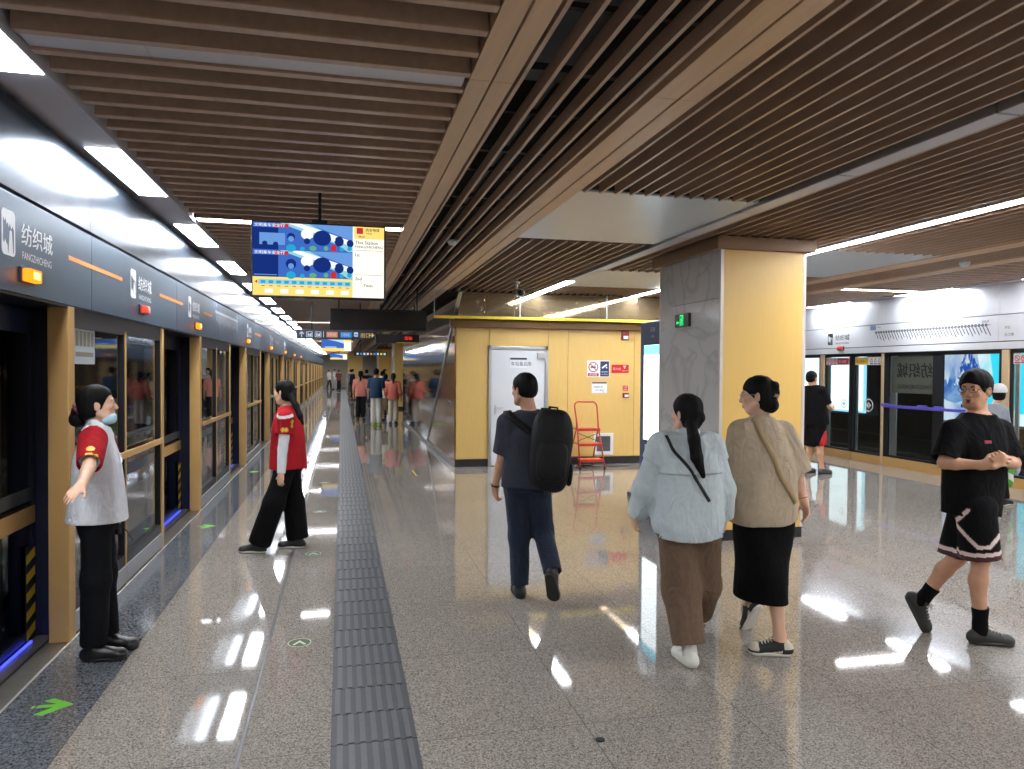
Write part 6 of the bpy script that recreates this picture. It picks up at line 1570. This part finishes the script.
hair(g, 'long', fringe=.045, cover=.01, nape=-.075, tail=[(g.P(.005, -.095, -.02), .040)] + list(zip(JACKET_TAIL, (.030, .036, .034, .014))))
socks(g, cloth('white_sock', (216, 214, 208), .1), .16)
feet(g, mat('shoe_offwhite', (222, 222, 212), .6), SOLEW)
labels(g, jacket='loose pale blue jacket', trousers='wide brown trousers', hair='long black ponytail', shoe='off-white sneaker')
sb = thing('shoulder_bag', 'thin black bag strap slung across the pale blue jacket', 'shoulder bag', JACKET_STRAP[2])
c = g.J['pelvis'] + g.rp * .20 + g.fp * .14 + V3(0, 0, .05); b = Solid(c - .25, c + .25, .008); b.ell(c, np.array([g.rp, g.fp, UPV]), (.09, .035, .075), 0, 'u', 3.0); b.build('bag', RUBBER, sb)
Pq, Nq = drape_ray([sh, yk], dense(JACKET_STRAP, 6), V3(-.1, -.95, .25), .005); band('strap', Pq, .018, .004, RUBBER, sb, Nq)

# ---- woman in a beige shirt and black skirt
g = rig(JOINTS_BEIGE, 'person in loose beige shirt and black skirt with clipped up hair and glasses, walking away', (.02, 1.0), (-.10, .99), (-.82, .57, -.05), (0, 0, 1), .955, 'R')
body(g, SKINL, False, curl={'L': .6, 'R': .55}, palms={'L': (.9, 0, 0), 'R': (-.9, .0, 0)}, spread={'R': .9})
sh = top(g, 'shirt', cloth('beige_shirt', (182, 166, 144), .4), [(-.10, .212, .165), (.05, .212, .168), (.36, .202, .155), (.62, .195, .145), (.86, .155, .108), (1.0, .075, .072)],
         {'L': (1.0, .082, .100), 'R': (.98, .082, .098)}, rip=(.0055, 18, 7), neck_r=.056, collar=(-.045, .018, .078, .064), n=2.5)
skirt(g, 'skirt', cloth('black_skirt', (16, 16, 17), .2), V3(*BEIGE_HEM[0]), [(0, .138, .150), (.3, .150, .150), (.75, .168, .145), (1.0, .160, .13), (1.25, .14, .115)])
hair(g, 'long', fringe=.040, side=.004, cover=-.004, nape=-.085, bun=[(BEIGE_BUN[0], .030), (BEIGE_BUN[1], .048), (tuple(g.P(0, -.09, .02)), .05)])
m = MB(); c = Vector(BEIGE_CLIP[0]); r_ = Vector(g.hr)
for k in range(5): m.tube([c + r_ * (.02 * (k - 2)) * .5 + Vector((0, 0, .012 * (k % 2))), c + r_ * (.02 * (k - 2)) * .5 - Vector(g.hf) * .02 + Vector((0, 0, .004)), c + r_ * (.02 * (k - 2)) * .5 - Vector(g.hf) * .012 - Vector((0, 0, .014))], .004, 6)
m.tube([c - r_ * .035, c - Vector(g.hf) * .012, c + r_ * .035], .006, 8); m.build('hair_clip', mat('clip_pink', (188, 150, 140), .4), g.body, True)
glasses(g, mat('glasses_silver', (150, 150, 154), .3, .8), g.body)
feet(g, mat('sneaker_black', (34, 33, 34), .6), SOLEW, lace=mat('lace_cream', (204, 198, 180), .7))
for o in [q for q in g.e.children if q.name.startswith('shoe')]:
    q = 'R' if (Vector(g.J['anR']) - sum((Vector(v.co) for v in o.data.vertices[:50]), Vector()) / 50).length < .3 else 'L'
    f_, u_ = g.foot[q]; l_ = np.cross(f_, u_); A_ = g.J['an' + q]
    o.data.materials.append(mat('sneaker_cream', (206, 196, 178), .6))
    paint(o, [(1, lambda c: (((c - A_) @ f_ < -.012) & ((c - A_) @ u_ > -.030)) | ((np.abs((c - A_) @ u_ + .045 + ((c - A_) @ f_) * .25) < .009) & ((c - A_) @ f_ > .0) & ((c - A_) @ f_ < .09)) | (((c - A_) @ f_ > .135) & ((c - A_) @ u_ > -.042)))])
m = MB(); w_ = V3(*BEIGE_BRACELET[0]); w_ = g.J['wrR'] + (g.J['elR'] - g.J['wrR']) * .12; ax_ = unit(g.J['elR'] - g.J['wrR']); o_ = unit(np.cross(ax_, g.fc)); p_ = np.cross(ax_, o_)
m.tube([w_ + (o_ * math.cos(k * .45) + p_ * math.sin(k * .45)) * .027 for k in range(14)], .0035, 6, closed=True); m.build('bracelet', mat('bracelet_red', (150, 50, 46), .5), g.body, True)
labels(g, shirt='loose beige short-sleeved shirt', skirt='long black skirt', hair='black hair held up with a clip', glasses='thin silver glasses', shoe='black and cream sneaker', bracelet='red bracelet')
sb = thing('shoulder_bag', 'broad beige bag strap slung across the loose beige shirt', 'shoulder bag', BEIGE_STRAP[2])
c = g.J['pelvis'] + g.rp * .17 + g.fp * .17 + V3(0, 0, .05); b = Solid(c - .3, c + .3, .008); b.ell(c, np.array([g.rp, g.fp, UPV]), (.10, .04, .09), 0, 'u', 3.0); b.build('bag', mat('strap_beige', (164, 142, 108), .8, 0, .05, 30), sb)
Pq, Nq = drape_ray([sh], dense(BEIGE_STRAP, 6), V3(.05, -.95, .28), .004); band('strap', Pq, .040, .005, mat('strap_beige', (164, 142, 108), .8, 0, .05, 30), sb, Nq)

# ---- young man in black with white-lined shorts
g = rig(JOINTS_STRIPED, 'person in black t-shirt and white-lined black shorts rubbing his hands, head turned back', (-.12, -.99), (.36, -.93), (-.93, -.37, -.03), (0, 0, 1), 1.0, 'R')
body(g, SKIN, True, h=.005, palms={'R': (.25, .75, -.5), 'L': (.2, -.75, -.45)}, curl={'R': .38, 'L': .10}, spread={'R': .6, 'L': .8}, mouth_open=True)
TK = cloth('black_tee', (17, 17, 19), .35)
sh = top(g, 't_shirt', [TK, mat('logo_red', (150, 40, 60), .6)], [(-.14, .196, .150), (.05, .200, .155), (.36, .196, .150), (.64, .205, .150), (.87, .165, .112), (1.0, .085, .080)],
         {'R': (.90, .064, .082), 'L': (.90, .064, .080)}, sh_r=.058, rip=(.0045, 19, 5), neck_r=.064, n=2.5)
lp = drape(sh, STRIPED_LOGO)[0][0]
paint(sh, [(1, lambda c: (np.abs(c[:, 2] - lp.z) < .009) & (np.hypot(c[:, 0] - lp.x, c[:, 1] - lp.y) < .026))])
so = legs(g, 'shorts', [cloth('black_shorts', (18, 18, 20), .25), mat('piping_white', (226, 206, 202), .7), mat('piping_maroon', (70, 26, 30), .7)], .112, .112, .115, .98, rhip=(.180, .150), rw=(.165, .13), rip=(.0035, 18, 8), k=.05)
vd = away_dir(4.07, 3.85); sr = V3(vd[1], -vd[0], 0)
def seg_test(pts, w):
    Q = [(np.array(p) @ sr, p[2]) for p in pts]; dep = np.mean([np.array(p) @ vd for p in pts])
    def t(c):
        u, v = c @ sr, c[:, 2]; ok = np.zeros(len(c), bool)
        for (u0, v0), (u1, v1) in zip(Q[:-1], Q[1:]):
            L2 = (u1 - u0) ** 2 + (v1 - v0) ** 2; k = np.clip(((u - u0) * (u1 - u0) + (v - v0) * (v1 - v0)) / L2, 0, 1)
            ok |= np.hypot(u - u0 - k * (u1 - u0), v - v0 - k * (v1 - v0)) < w
        return ok & ((c @ vd) < dep + .2)
    return t
bands = []
def leg_of(c, q): 
    o = 'L' if q == 'R' else 'R'
    return ((c - g.hems[q][0]) ** 2).sum(1) < ((c - g.hems[o][0]) ** 2).sum(1)
for q in 'LR':
    E_, d_ = g.hems[q]
    bands.append((2, lambda c, E_=E_, d_=d_, q=q: (((c - E_) @ d_) > -.062) & leg_of(c, q)))
    bands.append((1, lambda c, E_=E_, d_=d_, q=q: (((c - E_) @ d_) > -.056) & (((c - E_) @ d_) < -.032) & leg_of(c, q)))
paint(so, [(2, seg_test(STRIPED_LINE, .017)), (1, seg_test(STRIPED_LINE, .011))] + bands)
hair(g, 'short', vol=1.07, fringe=.046, nape=-.055)
glasses(g, mat('glasses_dark', (40, 36, 36), .3), g.body)
socks(g, cloth('black_sock', (15, 15, 16), .1), .34)
feet(g, mat('shoe_charcoal', (44, 44, 42), .55), mat('sole_charcoal', (52, 51, 48), .6), lace=mat('lace_cream', (204, 198, 180), .7), high=.02)

labels(g, t_shirt='loose black t-shirt with small red mark', shorts='black shorts with white piping', hair='short black hair with fringe', glasses='dark thin glasses', sock='black sock', shoe='black sneaker with cream laces')

# ---- man in red-sided shorts before the right doors
g = rig(JOINTS_REDSHORTS, 'person in black t-shirt and red-sided shorts standing at the right doors behind the column', (.86, .50), (.80, .60), (.92, .38, .05), (0, 0, 1), 1.0)
body(g, SKIN, True, h=.009, face=False)
top(g, 't_shirt', cloth('black_tee', (17, 17, 19), .35), [(-.12, .205, .165), (.10, .21, .17), (.4, .20, .16), (.66, .20, .15), (.87, .16, .11), (1, .08, .08)], {'R': (.9, .085, .09), 'L': (.9, .085, .09)}, h=.009)
so = legs(g, 'shorts', [cloth('black_shorts', (18, 18, 20), .25), mat('short_red', (196, 36, 40), .7)], .115, .115, .115, .98, rhip=(.18, .155), h=.009)
E_ = g.hems['R'][0]; paint(so, [(1, lambda c: (((c - E_) @ g.rp) > .015 + (c[:, 2] - E_[2]) * .30))])
hair(g, 'short', h=.007); feet(g, mat('sandal_grey', (60, 58, 62), .6), SOLEK)

# ---- person in a white cap carrying bags
g = rig(JOINTS_CAP, 'person in white cap and grey top with dark trousers behind the person in white-lined shorts', (.75, .66), (.75, .66), (.72, .69, 0), (0, 0, 1), .92)
body(g, SKINL, False, h=.008, face=False)
top(g, 'grey_top', cloth('grey_top', (150, 156, 166), .35), [(-.10, .17, .14), (.1, .17, .14), (.4, .16, .13), (.66, .16, .125), (.87, .13, .10), (1, .07, .07)], {'R': (1.5, .07, .06), 'L': (1.5, .07, .06)}, h=.008)
legs(g, 'trousers', cloth('dark_trousers', (24, 24, 27), .2), .10, .09, .08, 1.93, h=.008)
hair(g, 'long', h=.006); feet(g, SHOEK, SOLEW)
b = Solid(g.C - .2, g.C + .2, .005); b.ell(g.P(0, -.012, .052), g.R, (.096, .114, .094)); b.cut(g.P(0, 0, .022), -g.hu); b.ell(g.P(0, .09, .028), g.R, (.075, .08, .010)); b.build('cap', cloth('white_cap', (226, 226, 230), .2), g.body)
bg = thing('shopping_bag', 'white and green carrier bag held beside the person in the white cap', 'bag', CAP_BAG[1])
c = V3(*CAP_BAG[1]); BR = np.array([unit(V3(.75, -.66, 0)), unit(V3(.66, .75, 0)), UPV])
b = Solid(c - .35, c + .35, .007); b.ell(c, BR, (.055, .10, .19), 0, 'u', 4); b.ripple(.005, 24, 3)
o = b.build('bag', [mat('bag_white', (214, 220, 214), .5), mat('bag_green', (96, 172, 66), .5)], bg); paint(o, [(1, lambda q: (q[:, 2] < c[2] + .06) & (np.sin(q[:, 2] * 30 + q[:, 0] * 20) > -.3))])
m = MB(); w_ = g.J['tiR']; m.tube([c + V3(-.02, -.04, .17), w_, c + V3(.02, .04, .17)], .006, 6); m.build('handle', mat('bag_white', (214, 220, 214), .5), bg, True)
c = V3(*CAP_PLASTIC[0]); b = Solid(c - .3, c + .3, .008); b.ell(c, BR, (.09, .11, .10), 0, 'u', 2.6); b.cap(c + V3(0, 0, .07), g.J['tiR'], .03, .012, .03); b.ripple(.008, 30, 6)
tag(b.build('plastic_bag', mat('bag_clear', (176, 188, 198), .25), None), 'crumpled pale plastic bag held by the person in the white cap', 'bag')
# ---- people waiting far down the platform
def walker(x, y, ang, H, label, t_rgb, b_rgb, low='trousers', hk='short', sh_rgb=(30, 30, 32), step=.0, arms='down', sleeve=.85, bagrgb=None, h=.013, skin=None):
    s = H / 1.72; f = V3(math.sin(ang), math.cos(ang), 0); r = V3(f[1], -f[0], 0); o = V3(x, y, 0)
    P = lambda a, b, z: tuple(o + (r * a + f * b + UPV * z) * s)
    J = dict(head=P(0, .02, 1.60), neck=P(0, 0, 1.44), pelvis=P(0, 0, .90), shL=P(-.18, 0, 1.37), shR=P(.18, 0, 1.37),
             hiL=P(-.08, 0, .87), hiR=P(.08, 0, .87), knL=P(-.09, .03 + step * .5, .48), knR=P(.09, .03 - step * .4, .48), anL=P(-.09, step, .08), anR=P(.09, -step, .08), toL=P(-.11, step + .2, .03), toR=P(.11, -step + .2, .03))
    if arms == 'phone': J.update(elL=P(-.23, .03, 1.09), wrL=P(-.10, .24, 1.14), tiL=P(-.04, .34, 1.22), elR=P(.23, .03, 1.09), wrR=P(.10, .24, 1.16), tiR=P(.05, .34, 1.22))
    else: J.update(elL=P(-.24, -.02, 1.08), wrL=P(-.25, .08, .84), tiL=P(-.25, .11, .68), elR=P(.24, -.02, 1.08), wrR=P(.25, .08, .84), tiR=P(.25, .11, .68))
    g = rig(J, label, f[:2], f[:2], f, (0, 0, 1), s, group='people waiting far down the platform')
    body(g, skin or SKIN, hk == 'short', h=h, face=False, leg=.8)
    top(g, 'shirt', cloth('far_%d_%d_%d' % t_rgb, t_rgb, .3), [(-.10, .196 * s, .158 * s), (.1, .188 * s, .148 * s), (.4, .170 * s, .128 * s), (.66, .175 * s, .125 * s), (.87, .15 * s, .10 * s), (1, .075 * s, .07 * s)], {'L': (sleeve, .070 * s, .068 * s), 'R': (sleeve, .070 * s, .068 * s)}, h=h, rip=None, open_hem=False)
    mb_ = cloth('far_%d_%d_%d' % b_rgb, b_rgb, .3)
    if low == 'skirt': skirt(g, 'skirt', mb_, V3(*P(0, 0, .28)), [(0, .20 * s, .19 * s), (.4, .18 * s, .16 * s), (1.0, .155 * s, .12 * s), (1.2, .14 * s, .11 * s)], h=h, rip=None)
    else: legs(g, 'trousers', mb_, .082 * s, .080 * s, .075 * s, 1.95 if low == 'trousers' else .98, rhip=(.155 * s, .115 * s), rw=(.14 * s, .11 * s), h=h, rip=None)
    if hk == 'pony': hair(g, 'long', h=.010, tail=[(g.P(0, -.10, -.01), .04), (g.P(0, -.13, -.10), .034), (g.P(0, -.12, -.22), .02)])
    elif hk == 'long': hair(g, 'long', h=.010, nape=-.10, tail=[(g.P(0, -.06, -.03), .07), (g.P(0, -.07, -.14), .06), (g.P(0, -.06, -.22), .035)])
    else: hair(g, 'short', h=.010)
    su = mat('far_shoe_%d_%d_%d' % sh_rgb, sh_rgb, .6)
    for q in 'LR': shoe(g.e, g.J['an' + q], g.J['an' + q] + g.foot[q][0], g.foot[q][1], s, su, su, .010)
    return g
walker(1.02, 22.5, .35, 1.74, 'person in navy shirt and white trousers with lime shoes, waiting by the mirrored wall', (44, 66, 88), (222, 218, 208), sh_rgb=(170, 206, 92), arms='phone', skin=SKIN)
walker(1.42, 24.6, .6, 1.56, 'person in white top and long olive skirt behind the one in navy shirt', (206, 204, 190), (98, 88, 66), 'skirt', 'pony', arms='phone')
walker(1.58, 23.2, .15, 1.60, 'person in coral top and pale trousers with ponytail by the mirrored wall', (224, 124, 106), (218, 204, 186), hk='pony', sleeve=1.5)
walker(1.42, 26.2, .9, 1.66, 'person in grey shirt and black trousers right of the one in coral top', (178, 176, 168), (34, 34, 38), arms='phone')
walker(1.60, 28.4, -.8, 1.58, 'long-haired person in black top at the corner of the mirrored wall', (30, 30, 34), (44, 44, 50), hk='long', arms='phone')
walker(.62, 24.9, .1, 1.66, 'person in salmon shirt and black trousers left of the one in navy shirt', (206, 130, 116), (26, 26, 30), hk='pony')
walker(.58, 41.5, 1.2, 1.72, 'person in black clothes with arms forward standing on the far tactile strip', (24, 26, 30), (24, 25, 30), arms='phone', step=.12)
walker(.60, 51.0, -.3, 1.70, 'person in grey shirt far beyond the one in black clothes', (132, 136, 140), (88, 88, 94))
walker(-.20, 58.5, .5, 1.66, 'person in dark red shirt in the far distance of the left aisle', (120, 70, 70), (28, 28, 32))
walker(-1.02, 64.0, 2.2, 1.66, 'person in white shirt at the far end by the left doors', (216, 216, 214), (52, 54, 62), step=.15)
walker(-.55, 63.0, 2.0, 1.70, 'person in pale shirt and grey trousers at the far end, right of the white shirt', (196, 198, 200), (150, 150, 152), step=.15)
walker(1.75, 31.0, 2.6, 1.72, 'dark-haired person in pale blouse behind the waiting group', (206, 206, 204), (60, 58, 60), hk='long')
walker(1.15, 35.0, .2, 1.70, 'person in black shirt and blue jeans further behind the waiting group', (28, 28, 32), (58, 72, 98))
bg = thing('shopping_bag', 'white paper bag on the floor beside the person in coral top', 'bag', (1.60, 24.0, 0))
m = MB(); m.prism([(1.44, 23.95, .0), (1.66, 23.95, .0), (1.68, 23.93, .22), (1.60, 23.94, .27), (1.42, 23.93, .24)], (0, .10, 0)); m.build('bag', PAPER, bg)
m = MB(); m.tube([(1.48, 24.0, .24), (1.50, 24.0, .34), (1.58, 24.0, .34), (1.62, 24.0, .24)], .006, 6); m.build('handle', PAPER, bg)
